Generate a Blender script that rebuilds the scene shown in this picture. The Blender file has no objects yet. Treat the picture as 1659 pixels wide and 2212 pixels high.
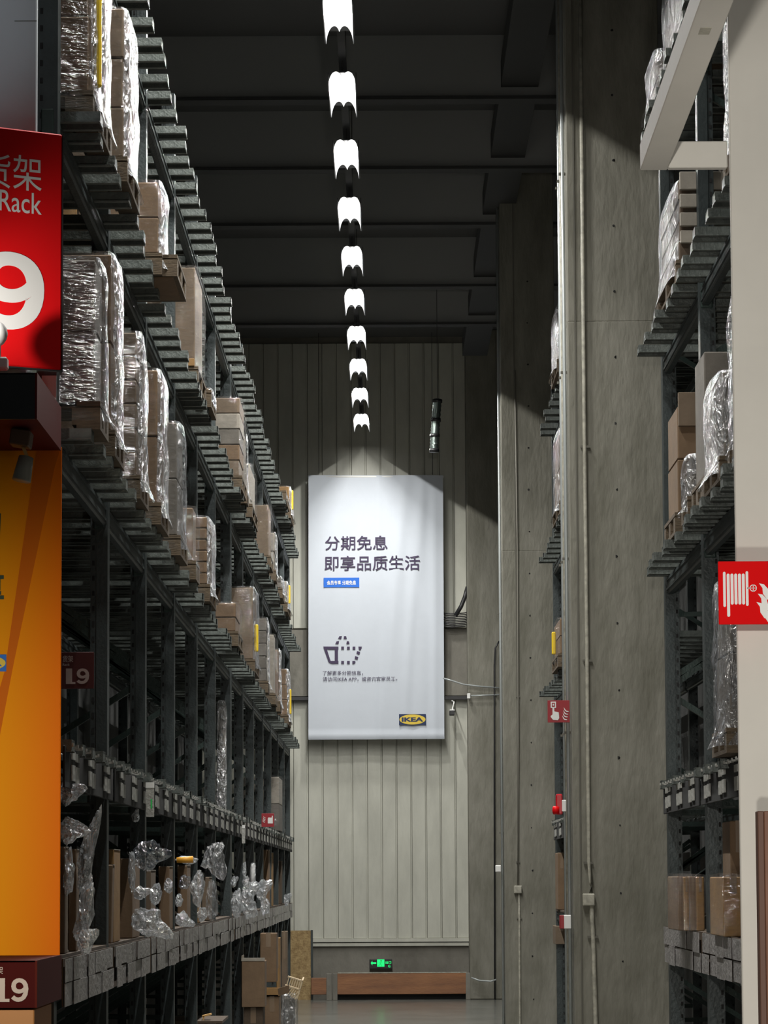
import bpy, math, random
from mathutils import Vector, Matrix, noise
sc = bpy.context.scene
C = sc.collection
# ---------------------------------------------------------------- camera
F = 5400.0; W, H = 1659.0, 2212.0
CZ = 1.70
PITCH, ROLL = math.radians(4.0), -0.005
VPX, VPY = 837.0, 1900.0
R = Matrix.Rotation(math.pi/2 + PITCH, 3, 'X') @ Matrix.Rotation(ROLL, 3, 'Z')
d = R.transposed() @ Vector((0, 1, 0))
PX = VPX - F * d.x / (-d.z)
PY = VPY + F * d.y / (-d.z)
cd = bpy.data.cameras.new('camera'); cam = bpy.data.objects.new('camera', cd); C.objects.link(cam)
M4 = R.to_4x4(); M4.translation = (0, 0, CZ); cam.matrix_world = M4
cd.sensor_fit = 'HORIZONTAL'; cd.sensor_width = 36.0; cd.lens = F / W * 36.0
cd.shift_x = (W/2 - PX) / W; cd.shift_y = (PY - H/2) / W
cd.clip_end = 300; cd.clip_start = 0.05
sc.camera = cam
# ---------------------------------------------------------------- light
sc.view_settings.view_transform = 'Standard'; sc.view_settings.look = 'None'
sc.view_settings.gamma = 1.0; sc.view_settings.use_curve_mapping = False
sc.view_settings.exposure = 0.0
LAMP_W = 200.0
WORLD = 0.035
wd = bpy.data.worlds.new('world'); sc.world = wd; wd.use_nodes = True
wd.node_tree.nodes['Background'].inputs[0].default_value = (1.0, 1.02, 1.0, 1)
wd.node_tree.nodes['Background'].inputs[1].default_value = WORLD
sc.cycles.sample_clamp_indirect = 4.0
sc.cycles.max_bounces = 6; sc.cycles.transparent_max_bounces = 16
LAMP_Y0, LAMP_DY, LAMP_X, LAMP_Z = 17.84, 1.805, -0.325, 7.93


def spot(name, loc, aim, power, angle, size, col=(1, 1, 1), blend=.4):
    l = bpy.data.lights.new(name, 'SPOT'); l.energy = power; l.spot_size = math.radians(angle)
    l.spot_blend = blend; l.shadow_soft_size = size; l.color = col
    o = bpy.data.objects.new(name, l); C.objects.link(o); o.location = loc
    o.rotation_euler = (Vector(aim) - Vector(loc)).to_track_quat('-Z', 'Y').to_euler()
    return o

# shop lights and one added low fill on the camera's side of the rack ends
spot('shop_side_spot', (0.15, 2.0, 2.6), (1.55, 7.5, 2.6), 560, 44, .06, (1, .95, .87), .5)
spot('shop_side_spot', (0.35, 3.2, 0.9), (1.5, 7.5, 2.6), 220, 60, .12, (1, .94, .85), .6)  # low fill added to brighten the white panel, not a known lamp
spot('clip_lamp_beam', (-1.62, 9.0, 3.72), (-1.44, 9.72, 4.0), 26, 64, .02, (1, .95, .88), 1.0)
spot('shop_side_spot', (-1.3, 6.9, 1.95), (-1.5, 9.8, 1.75), 190, 62, .05, (1, .95, .75), 1.0)
spot('shop_side_spot', (-2.2, 6.0, 6.2), (-1.8, 9.9, 5.25), 110, 17, .05, (.92, .96, 1), 1.0)

# ---------------------------------------------------------------- pixel helpers (only used to measure positions once)
def ray(px, py):
    return (R @ Vector(((px - PX) / F, -(py - PY) / F, -1.0)))
def atY(px, py, Y):
    r = ray(px, py); t = Y / r.y
    return Vector((r.x*t, Y, CZ + r.z*t))
def atX(px, py, X):
    r = ray(px, py); t = X / r.x
    return Vector((X, r.y*t, CZ + r.z*t))
def yfor(px, X, z):
    """depth at which the line (X, ., z) crosses picture column px"""
    Y = 20.0
    for _ in range(20):
        v = R.transposed() @ Vector((X, Y, z - CZ))
        x = PX + F * v.x / (-v.z)
        Y *= (x - VPX - 1e-6) / (px - VPX) if abs(px-VPX) > 1 else 1
    return Y

# ---------------------------------------------------------------- materials
MATS = {}
def mat(name, col, rough=.6, metal=0.0, var=.0, vscale=6.0, bump=0.0, bscale=40.0, stretch=(1, 1, 1), spec=.5, col2=None, coat=0):
    if name in MATS: return MATS[name]
    m = bpy.data.materials.new(name); m.use_nodes = True; nt = m.node_tree; b = nt.nodes['Principled BSDF']
    b.inputs['Base Color'].default_value = (*col, 1); b.inputs['Roughness'].default_value = rough
    b.inputs['Metallic'].default_value = metal; b.inputs['Specular IOR Level'].default_value = spec
    b.inputs['Coat Weight'].default_value = coat
    tc = nt.nodes.new('ShaderNodeTexCoord'); mp = nt.nodes.new('ShaderNodeMapping'); mp.inputs['Scale'].default_value = stretch
    nt.links.new(tc.outputs['Object'], mp.inputs[0])
    if var or col2:
        n = nt.nodes.new('ShaderNodeTexNoise'); n.inputs['Scale'].default_value = vscale; n.inputs['Detail'].default_value = 6
        n.inputs['Roughness'].default_value = .65
        nt.links.new(mp.outputs[0], n.inputs[0])
        r = nt.nodes.new('ShaderNodeValToRGB')
        c2 = col2 or tuple(c*(1-var) for c in col); c1 = col if col2 else tuple(min(1, c*(1+var*.5)) for c in col)
        r.color_ramp.elements[0].position = .35; r.color_ramp.elements[1].position = .65
        r.color_ramp.elements[0].color = (*c2, 1); r.color_ramp.elements[1].color = (*c1, 1)
        nt.links.new(n.outputs['Fac'], r.inputs[0]); nt.links.new(r.outputs[0], b.inputs['Base Color'])
    if bump:
        n2 = nt.nodes.new('ShaderNodeTexNoise'); n2.inputs['Scale'].default_value = bscale; n2.inputs['Detail'].default_value = 5
        nt.links.new(mp.outputs[0], n2.inputs[0])
        bp = nt.nodes.new('ShaderNodeBump'); bp.inputs['Strength'].default_value = bump; bp.inputs['Distance'].default_value = .02
        nt.links.new(n2.outputs['Fac'], bp.inputs['Height']); nt.links.new(bp.outputs[0], b.inputs['Normal'])
    MATS[name] = m
    return m
def emit(name, col, s, sample=True):
    if name in MATS: return MATS[name]
    m = bpy.data.materials.new(name); m.use_nodes = True; nt = m.node_tree
    b = nt.nodes['Principled BSDF']; b.inputs['Base Color'].default_value = (*col, 1)
    b.inputs['Emission Color'].default_value = (*col, 1); b.inputs['Emission Strength'].default_value = s
    if not sample: m.cycles.emission_sampling = 'NONE'
    MATS[name] = m
    return m
def film_mat(name, tint, cover, scale, stretch, rough=.13, dfac=.3, gcol=1.0):
    m = bpy.data.materials.new(name); m.use_nodes = True; nt = m.node_tree; nt.nodes.clear()
    N = nt.nodes.new; L = nt.links.new
    out = N('ShaderNodeOutputMaterial'); tr = N('ShaderNodeBsdfTransparent'); gl = N('ShaderNodeBsdfGlossy'); df = N('ShaderNodeBsdfDiffuse')
    tc = N('ShaderNodeTexCoord'); mp = N('ShaderNodeMapping'); mp.inputs['Scale'].default_value = stretch
    L(tc.outputs['Object'], mp.inputs[0])
    n = N('ShaderNodeTexNoise'); n.inputs['Scale'].default_value = scale; n.inputs['Detail'].default_value = 4; n.inputs['Distortion'].default_value = .8
    L(mp.outputs[0], n.inputs[0])
    bp = N('ShaderNodeBump'); bp.inputs['Strength'].default_value = 1.0; bp.inputs['Distance'].default_value = .09
    L(n.outputs['Fac'], bp.inputs['Height'])
    gl.inputs['Roughness'].default_value = rough; gl.inputs['Color'].default_value = (gcol, gcol, gcol, 1)
    df.inputs['Color'].default_value = (*tint, 1)
    L(bp.outputs[0], gl.inputs['Normal']); L(bp.outputs[0], df.inputs['Normal'])
    m1 = N('ShaderNodeMixShader'); m1.inputs[0].default_value = dfac; L(gl.outputs[0], m1.inputs[1]); L(df.outputs[0], m1.inputs[2])
    rp = N('ShaderNodeMapRange'); rp.inputs['From Min'].default_value = .4; rp.inputs['From Max'].default_value = .65
    rp.inputs['To Min'].default_value = cover*.35; rp.inputs['To Max'].default_value = cover
    L(n.outputs['Fac'], rp.inputs['Value'])
    m2 = N('ShaderNodeMixShader'); L(rp.outputs[0], m2.inputs[0]); L(tr.outputs[0], m2.inputs[1]); L(m1.outputs[0], m2.inputs[2])
    L(m2.outputs[0], out.inputs[0])
    MATS[name] = m
    return m
STEEL = mat('rack_steel', (.048, .06, .061), .45, .25, .25, 5, .15, 60)
STEELG = mat('rack_steel_green', (.032, .052, .046), .45, .2, .3, 5, .15, 60)
BAR = mat('galvanised_bar', (.105, .12, .11), .5, .1, .35, 12, .3, 50)
DARK = mat('dark_hole', (.012, .012, .012), .8)
CONC = mat('column_concrete', (.24, .232, .195), .85, 0, .0, 3.5, .6, 22, (1, 1, .3), col2=(.15, .145, .115))
CONC2 = mat('wall_concrete', (.22, .21, .18), .85, 0, .0, 1.5, .4, 18, (1, 1, .6), col2=(.14, .132, .112))
PANEL = mat('painted_wall_panel', (.51, .51, .445), .55, 0, .14, 3, .05, 60, (1, 1, .3))
SEAM = mat('panel_seam', (.12, .115, .095), .8)
FLOOR = mat('polished_floor', (.165, .165, .15), .2, 0, .25, 1.2, .02, 10)
CEIL = mat('ceiling_deck', (.13, .13, .13), .9)
CBEAM = mat('ceiling_steel', (.055, .055, .055), .8)
KR = [mat('cardboard_%s' % n, c, .8, 0, .18, 5, .12, 30) for n, c in
      (('brown', (.18, .115, .065)), ('dull', (.165, .12, .08)), ('grey', (.15, .135, .115)), ('orange', (.29, .165, .06)), ('pale', (.32, .29, .245)), ('dark', (.09, .062, .04)))]
KB, KD, KG, KO, KP, KK = KR
TAPE = mat('brown_tape', (.2, .14, .09), .25)
WOOD = mat('pallet_wood', (.12, .088, .055), .85, 0, .4, 10, .4, 30, (1, 6, 6))
ORWOOD = mat('rail_wood', (.33, .15, .065), .6, 0, .0, 2.5, .2, 30, (.5, 3, 3), col2=(.2, .09, .045))
OSB = mat('osb', (.42, .30, .14), .8, 0, 0, 22, .4, 40, (1, 1, 1), col2=(.24, .155, .065))
FILM = film_mat('stretch_film', (.42, .41, .40), .24, 9, (1.5, 1.5, 7), .1, .22, .5)
FILMV = film_mat('stretch_film_crinkled_lit', (.75, .77, .8), .95, 11, (2, 2.6, 1.5), .2, .35)  # crinkled film whitened in its tint for lamp light on the aisle faces
FILMG = film_mat('stretch_film_milky', (.34, .36, .39), .62, 7, (2, 2, 1.2), .22, .5)
BAG = film_mat('plastic_bag', (.72, .76, .8), .85, 11, (1, 1, 1), .12, .42)
BAGD = film_mat('dark_plastic_bag', (.1, .14, .2), .6, 8, (1, 1, 1), .08)
YEL = mat('yellow_strap', (.75, .52, .02), .5)
WHITE = mat('white_paint', (.62, .60, .55), .6, 0, .05, 2)
WHITE2 = mat('white_board', (.5, .53, .56), .6, 0, .05, 2)
PAPER = mat('label_paper', (.42, .42, .39), .5, 0, .3, 30, .3, 60)
PAPERD = mat('grey_label_sleeve', (.32, .305, .30), .3, 0, .35, 14, .5, 45)
RED = mat('sign_red', (.72, .006, .008), .5, spec=.12)
REDD = mat('sign_dark_red', (.30, .012, .02), .45)
SW = mat('sign_white', (.8, .8, .78), .5)
ORANGE = mat('banner_orange', (.80, .27, .005), .6, spec=.08)
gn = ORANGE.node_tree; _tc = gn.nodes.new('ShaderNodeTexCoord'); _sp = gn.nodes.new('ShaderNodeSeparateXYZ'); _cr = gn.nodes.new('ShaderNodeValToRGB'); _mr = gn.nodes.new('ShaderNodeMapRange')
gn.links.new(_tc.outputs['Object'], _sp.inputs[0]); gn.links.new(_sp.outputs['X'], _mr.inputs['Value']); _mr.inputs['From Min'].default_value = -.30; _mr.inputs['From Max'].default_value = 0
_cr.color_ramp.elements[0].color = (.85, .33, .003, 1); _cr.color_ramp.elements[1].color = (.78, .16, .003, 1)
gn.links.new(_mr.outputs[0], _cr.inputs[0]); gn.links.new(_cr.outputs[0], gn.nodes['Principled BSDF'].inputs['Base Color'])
CLOTH = mat('banner_cloth', (.56, .60, .66), .8, 0, .02, 4, .06, 12)
INK = mat('print_dark', (.045, .03, .075), .7)
BLUE = mat('print_blue', (.005, .13, .60), .6)
NAVY = mat('logo_navy', (.01, .025, .09), .6)
LOGOY = mat('logo_yellow', (.72, .52, .06), .6)
PIPE = mat('painted_conduit', (.40, .385, .32), .5, 0, .3, 20, .1, 60)
PIPEG = mat('grey_conduit', (.42, .45, .45), .35, .3)
BLK = mat('black_plastic', (.02, .02, .022), .4)
MAROON = mat('maroon_box', (.10, .01, .008), .7, spec=.12)
BROWNB = mat('brown_board', (.19, .085, .05), .6, 0, .2, 6)
CRATE = mat('crate_wood', (.75, .6, .4), .6)

# ---------------------------------------------------------------- mesh helpers
class MB:
    def __init__(s): s.v = []; s.f = []
    def box(s, a, b, bev=0.0, M=None):
        x0, y0, z0 = a; x1, y1, z1 = b
        if x0 > x1: x0, x1 = x1, x0
        if y0 > y1: y0, y1 = y1, y0
        if z0 > z1: z0, z1 = z1, z0
        n = len(s.v)
        if not bev:
            vs = [(x, y, z) for z in (z0, z1) for x, y in ((x0, y0), (x1, y0), (x1, y1), (x0, y1))]
            fs = [(0, 3, 2, 1), (4, 5, 6, 7), (0, 1, 5, 4), (1, 2, 6, 5), (2, 3, 7, 6), (3, 0, 4, 7)]
        else:
            t = bev
            ring = [(x0+t, y0), (x1-t, y0), (x1, y0+t), (x1, y1-t), (x1-t, y1), (x0+t, y1), (x0, y1-t), (x0, y0+t)]
            inn = [(x0+t, y0+t), (x1-t, y0+t), (x1-t, y0+t), (x1-t, y1-t), (x1-t, y1-t), (x0+t, y1-t), (x0+t, y1-t), (x0+t, y0+t)]
            vs = [(x, y, z0) for x, y in inn] + [(x, y, z0+t) for x, y in ring] + [(x, y, z1-t) for x, y in ring] + [(x, y, z1) for x, y in inn]
            fs = [tuple(range(7, -1, -1)), tuple(range(24, 32))]
            for k in range(3):
                for i in range(8):
                    j = (i+1) % 8
                    fs.append((k*8+i, k*8+j, k*8+8+j, k*8+8+i))
        s.v += [tuple(M @ Vector(p)) if M else p for p in vs]
        s.f += [tuple(i+n for i in f) for f in fs]
        return s
    def prism(s, pts, axis, a, b):
        """extrude a polygon pts (2D) along axis from a to b"""
        n = len(s.v); k = len(pts)
        def P(p, t):
            return {'x': (t, p[0], p[1]), 'y': (p[0], t, p[1]), 'z': (p[0], p[1], t)}[axis]
        s.v += [P(p, a) for p in pts] + [P(p, b) for p in pts]
        s.f += [tuple(n+i for i in range(k)), tuple(n+k+i for i in range(k-1, -1, -1))]
        s.f += [(n+i, n+k+i, n+k+(i+1) % k, n+(i+1) % k) for i in range(k)]
        return s
    def tube(s, pts, r, seg=8, cap=True):
        pts = [Vector(p) for p in pts]; n0 = len(s.v)
        for i, p in enumerate(pts):
            t = (pts[min(i+1, len(pts)-1)] - pts[max(i-1, 0)]).normalized()
            u = t.cross(Vector((0, 0, 1)));
            if u.length < .01: u = t.cross(Vector((0, 1, 0)))
            u.normalize(); w = t.cross(u)
            rr = r[i] if isinstance(r, (list, tuple)) else r
            s.v += [tuple(p + (u*math.cos(2*math.pi*k/seg) + w*math.sin(2*math.pi*k/seg))*rr) for k in range(seg)]
        for i in range(len(pts)-1):
            for k in range(seg):
                a = n0+i*seg+k; b = n0+i*seg+(k+1) % seg
                s.f.append((a, b, b+seg, a+seg))
        if cap:
            s.f += [tuple(n0+k for k in range(seg-1, -1, -1)), tuple(n0+(len(pts)-1)*seg+k for k in range(seg))]
        return s
    def bar(s, a, b, w, h):
        a = Vector(a); b = Vector(b); t = (b-a); L = t.length
        M = Matrix.Translation(a) @ t.to_track_quat('Y', 'Z').to_matrix().to_4x4()
        return s.box((-w/2, 0, -h/2), (w/2, L, h/2), M=M)
    def mesh(s, name, m):
        me = bpy.data.meshes.new(name); me.from_pydata(s.v, [], s.f); me.materials.append(m); me.update()
        return me
    def build(s, name, m, parent=None, smooth=False, loc=None):
        me = s.mesh(name, m)
        if smooth: me.polygons.foreach_set('use_smooth', [True]*len(me.polygons))
        return link(name, me, parent, loc)
def link(name, data, parent=None, loc=None, rot=None):
    o = bpy.data.objects.new(name, data); C.objects.link(o)
    if parent: o.parent = parent
    if loc: o.location = loc
    if rot: o.rotation_euler = rot
    return o
def thing(name, label, cat, loc=(0, 0, 0), group=None, rot=None):
    o = bpy.data.objects.new(name, None); C.objects.link(o); o.location = loc; o['label'] = label; o['category'] = cat
    o.empty_display_size = .1
    if rot: o.rotation_euler = rot
    if group: o['group'] = group
    return o
def tag(o, label, cat, group=None):
    o['label'] = label; o['category'] = cat
    if group: o['group'] = group
    return o
def struct(o): o['kind'] = 'structure'; return o

def text(s, m, parent, x0, z0, w, h, y=0.0, name='lettering', bold=0.0, sx=None, depth=.001):
    """flat lettering facing -Y, lower left corner of its box at (x0, z0), fitted to w x h"""
    cu = bpy.data.curves.new('t', 'FONT'); cu.body = s; cu.size = 1; cu.offset = bold; cu.extrude = 0; cu.resolution_u = 10 if h and h > .1 else 4
    o = bpy.data.objects.new('t', cu); C.objects.link(o)
    bpy.context.view_layer.update()
    me = bpy.data.meshes.new_from_object(o.evaluated_get(bpy.context.evaluated_depsgraph_get()))
    bpy.data.objects.remove(o); bpy.data.curves.remove(cu)
    xs = [v.co.x for v in me.vertices] or [0, 1]; ys = [v.co.y for v in me.vertices] or [0, 1]
    a, b, c, e = min(xs), max(xs), min(ys), max(ys)
    kx = w/(b-a) if w else None; ky = h/(e-c) if h else None
    kx = kx or ky; ky = ky or kx
    for v in me.vertices: v.co = ((v.co.x-a)*kx + x0, y, (v.co.y-c)*ky + z0)
    me.materials.clear(); me.materials.append(m); me.name = name
    return link(name, me, parent)
def poly(pts, m, parent, name, y=0.0, th=.002):
    return MB().prism(pts, 'y', y, y-th).build(name, m, parent)

def nineteen(m, parent, x0, z0, w, h, y, bold=.037):
    text('1', m, parent, x0+w*.02, z0, w*.26, h, y, 'digit', .03)
    MB().box((x0+w*.04, y-.0005, z0), (x0+w*.42, y+.0005, z0+h*.13)).build('digit_foot', m, parent)
    text('\uff19', m, parent, x0+w*.47, z0, w*.53, h, y, 'digit', bold)

# ---------------------------------------------------------------- setting: floor, back wall, ceiling
WY = 36.0
struct(MB().box((-9, -6, -.2), (9, WY+.3, 0)).build('floor', FLOOR))
for i, yy in enumerate((21.0, 27.3, 33.5)):
    pass
WEB = mat('beam_web_lifted', (.34, .345, .34), .9)  # same steel as the flange, lightened in colour to lift its shade
ceil = struct(MB().box((-9, 4, 9.6), (9, WY+.3, 9.7)).build('ceiling', CEIL))
for yy in (16.2, 19.6, 22.9, 25.2, 27.4, 30.3, 32.4):
    rb = MB().box((-9, yy, 8.97), (9, yy+.16, 9.0)).build('roof_beam', CBEAM, ceil)
    MB().box((-9, yy+.06, 9.0), (9, yy+.1, 9.6)).build('beam_web', WEB, rb)
for xx in (-2.6, 1.1):
    MB().box((xx, 10, 9.1), (xx+.35, 35, 9.35)).build('cable_tray', CBEAM, ceil)
wall = struct(MB().box((-9, WY+.02, 0), (9, WY+.3, .80)).box((-9, WY+.03, .8), (9, WY+.3, 9.6)).build('wall_back', CONC2))
SHEET = mat('rack_shade_sheet', (.09, .092, .09), .9, 0, .2, 3)  # dark sheets added behind the racks to block side light and hide the wall
struct(MB().box((-2.72, 9.9, 0), (-2.66, WY, 9.6)).build('wall_shade_left', SHEET))
struct(MB().box((3.0, 9.6, 0), (3.06, WY, 9.6)).build('wall_shade_right', SHEET))
a = atY(634, 1700, WY).x; pw = .2128
zb, zt = .86, 4.31
for k in range(-9, 26):
    x0 = a + (k-1)*pw
    if 1.18 < x0 + pw*.5 < 1.19 or x0 > 3.4: continue
    for (z0, z1) in ((zb, zt), (5.33, 9.5)):
        MB().box((x0+.004, WY-.012, z0), (x0+pw-.018, WY+.03, z1), .006).box((x0+pw-.018, WY+.012, z0), (x0+pw-.002, WY+.03, z1)).build('panel', PANEL, wall)
MB().box((-9, WY-.04, zb-.05), (9, WY+.03, zb)).box((-9, WY-.025, zb-.11), (9, WY+.03, zb-.065)).build('ledge', PANEL, wall)
MB().box((-9, WY-.10, zt+.03), (9, WY+.03, 5.30)).build('ring_beam', CONC2, wall)
MB().box((-9, WY-.13, zt-.03), (9, WY-.0, zt+.02)).build('pipe_rail', BLK, wall)

# ---------------------------------------------------------------- concrete columns
def column(name, label, X, Y, w, dep, seamz, x2, boxpx, pipe, side_pipes=True):
    t = thing(name, label, 'column', (X, Y, 0))
    j = x2 - X
    MB().box((0, 0, 0), (w, dep, seamz), .005).build('lower_lift', CONC, t)
    MB().box((.002, .004, seamz), (w, dep, 9.6), .005).build('upper_lift', CONC, t)
    MB().box((j-.004, -.008, 0), (j+.006, .002, 9.5)).build('form_joint', SEAM, t)
    for z in [seamz - .25 - .46*i for i in range(-7, 14)]:
        if 0.1 < z < 9:
            rr = random.Random(int(z*100)); r = .007+.005*rr.random()
            MB().tube([(w*.5+rr.uniform(-.012, .012), -.0015, z), (w*.5, .01, z)], r, 7).build('tie_hole', DARK, t)
    return t
random.seed(3)
c1 = column('concrete_column', 'broad bare concrete column with a conduit, right of the aisle, nearer of two', 1.262, 17.0, .645, .7, 5.53, 1.31, None, None)
c2 = column('concrete_column', 'bare concrete column further down the aisle, beside the hanging white banner', 1.265, 27.0, .59, .7, 5.26, 1.41, None, None)
c3 = MB().box((1.16, 35.55, 0), (1.78, WY, 9.6), .015).build('concrete_column', CONC)
tag(c3, 'concrete column built against the end wall at the far right corner', 'column')

def conduit(label, pts, r, m=PIPE, clamps=(), cat='conduit', name='conduit_pipe'):
    t = thing(name, label, cat, pts[0])
    o = Vector(pts[0])
    MB().tube([Vector(p)-o for p in pts], r, 8).build('pipe', m, t, True)
    for p in clamps:
        q = Vector(p)-o
        MB().box(q-Vector((r*2.2, r*.3, .008)), q+Vector((r*2.2, r*1.3, .008))).build('clamp', SEAM, t)
    return t
def P(px, py, Y): return atY(px, py, Y)
yc = 16.975
pts = [P(x, y, yc) for x, y in ((1253, -60), (1262, 900), (1268, 1400), (1271, 1858), (1277, 1905), (1277, 1930))]
conduit('beige conduit running down the nearer column to its junction box', pts, .014, clamps=[P(1264, 965, yc), P(1269, 1427, yc), P(1271, 1864, yc)])
pts = [P(x, y, yc) for x, y in ((1278, 1956), (1279, 1990), (1281, 2020), (1287, 2215))]
pts.append(Vector((pts[-1].x+.01, yc, 0.02)))
conduit('beige conduit below the junction box, down to the floor, nearer column', pts, .016, clamps=[P(1281, 2024, yc)])
def jbox(label, px0, py0, px1, py1, Y, dep=.05, m=PIPE):
    p = P((px0+px1)/2, (py0+py1)/2, Y); q0 = P(px0, py1, Y); q1 = P(px1, py0, Y)
    t = thing('junction_box', label, 'junction box', p)
    w, h = (q1.x-q0.x)/2, (q1.z-q0.z)/2
    MB().box((-w, -dep, -h), (w, 0, h), .006).build('body', m, t)
    MB().box((-w*.88, -dep-.006, -h*.88), (w*.88, -dep, h*.88), .003).build('cover', m, t)
    return t
jbox('square junction box on the conduit of the nearer column', 1258, 1930, 1284, 1957, 16.995)
yd = 26.985
pts = [P(x, y, yd) for x, y in ((1112, 800), (1118, 1200), (1120, 1600), (1119, 1913))]
conduit('thin dark conduit down the farther column above its small box', pts, .009, mat('dark_conduit', (.2, .19, .16), .6), clamps=[P(1119, 1505, yd), P(1119, 1862, yd)])
jbox('small pale junction box low on the farther column', 1110, 1913, 1127, 1930, 26.995)
pts = [P(x, y, yd) for x, y in ((1121, 1930), (1122, 1985), (1123, 2215))]; pts.append(Vector((pts[-1].x, yd, .02)))
conduit('pale conduit below the small box, farther column, to the floor', pts, .012, clamps=[P(1122, 1984, yd)])
jbox('white box on the left corner of the farther column', 1070, 1869, 1082, 1884, 27.1, .05, SW)
# bundles on the aisle side of the columns
for k, (yy, lab) in enumerate(((17.12, 'front'), (17.30, 'middle'), (17.48, 'back'))):
    conduit('pale vertical pipe on the aisle side of the nearer column, %s of three' % lab, [(1.244, yy, .05), (1.244, yy, 9.2)], .012, PIPEG if k != 1 else PIPE,
            clamps=[(1.244, yy, z) for z in (2.7, 3.9, 5.2, 6.6)], name='wall_pipe', cat='pipe')
conduit('slim pale pipe on the aisle side of the farther column', [(1.248, 27.2, .05), (1.248, 27.2, 9.2)], .014, PIPEG, clamps=[(1.248, 27.2, z) for z in (2.2, 4.6)], name='wall_pipe', cat='pipe')
pts = [P(x, y, 35.5) for x, y in ((1078, 1385), (1070, 1400), (1068, 1440), (1068, 1700), (1069, 2160))]
conduit('black looped cable hanging down the corner column behind', pts, .012, BLK, name='cable', cat='cable')

# ---------------------------------------------------------------- lamps
def make_lamp(i):
    y = LAMP_Y0 + LAMP_DY*i
    lab = 'blazing white aisle lamp, number %s counting from the far wall' % ['one', 'two', 'three', 'four', 'five', 'six', 'seven', 'eight', 'nine', 'ten', 'eleven', 'twelve', 'thirteen', 'fourteen'][9-i] if 0 <= i <= 9 else 'aisle lamp above the near bays beyond the top of the view'
    if i == 9: lab = 'blazing white aisle lamp nearest the end wall, above the banner'
    if i == 0: lab = 'blazing white aisle lamp largest and topmost, cut by the top edge'
    t = thing('aisle_lamp', lab, 'lamp', (LAMP_X, y-.45, LAMP_Z), 'row of aisle lamps')
    if i < 0: t['group'] = 'lamps above the near bays'
    L = .9; w = .1
    def pz(x):
        q = 1 - ((abs(x) - .048)/.0535)**2
        return .095*math.sqrt(max(0, q))
    xs = [-.1 + .2*k/24 for k in range(25)]
    prof = [(-w-.002, 0)] + [(x, pz(x)) for x in xs] + [(w+.002, 0)]
    # inner glowing reflector / diffuser sheet (open below, open ends), with pronged far end
    b = MB(); n0 = len(prof)
    for yy, dz in ((0, 0), (L*.78, 0), (L, 0)):
        for (x, z) in prof:
            b.v.append((x, yy, z))
    # prongs: pull in the middle of the far end
    for k, (x, z) in enumerate(prof):
        b.v[2*n0+k] = (x, L*(.84 + .16*(abs(x)/w)**2.2), z)
        b.v[k] = (x, .02, z)
    for r in range(2):
        for k in range(n0-1):
            b.f.append((r*n0+k, r*n0+k+1, (r+1)*n0+k+1, (r+1)*n0+k))
    b.build('diffuser', LENS, t, True)
    MB().box((-.08, .06, .099), (.08, L, .108)).build('cover', BLK, t)
    MB().box((-.112, .03, -.004), (-.107, L*.97, .09)).box((.107, .03, -.004), (.112, L*.97, .09)).build('side_skirt', BLK, t)
    for yy in (.2, .7):
        MB().tube([(0, yy, .098), (0, yy, .24)], .006, 6).build('hanger', CBEAM, t)
    l = bpy.data.lights.new('lamp_tube', 'AREA'); l.shape = 'RECTANGLE'; l.size = .03; l.size_y = .45; l.energy = LAMP_W; l.color = (1, .985, .94)
    lo = bpy.data.objects.new('lamp_tube', l); C.objects.link(lo); lo.parent = t; lo.location = (0, .31, LAMP_TZ)
    return t
LAMP_TZ = .058
LENS = emit('lamp_diffuser', (1, 1, .98), 1.4, False); LENS.node_tree.nodes['Principled BSDF'].inputs['Base Color'].default_value = (.05, .05, .05, 1)
for i in range(-4, 10): make_lamp(i)
rail = MB().box((LAMP_X-.03, 8, LAMP_Z+.24), (LAMP_X+.03, 34.8, LAMP_Z+.29)).build('lighting_rail', CBEAM)
tag(rail, 'long grey rail above the row of aisle lamps', 'rail')
for yy in range(9, 35, 4):
    MB().tube([(LAMP_X, yy, LAMP_Z+.29), (LAMP_X, yy, 9.55)], .005, 5).build('hanger', CBEAM, rail)

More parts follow.
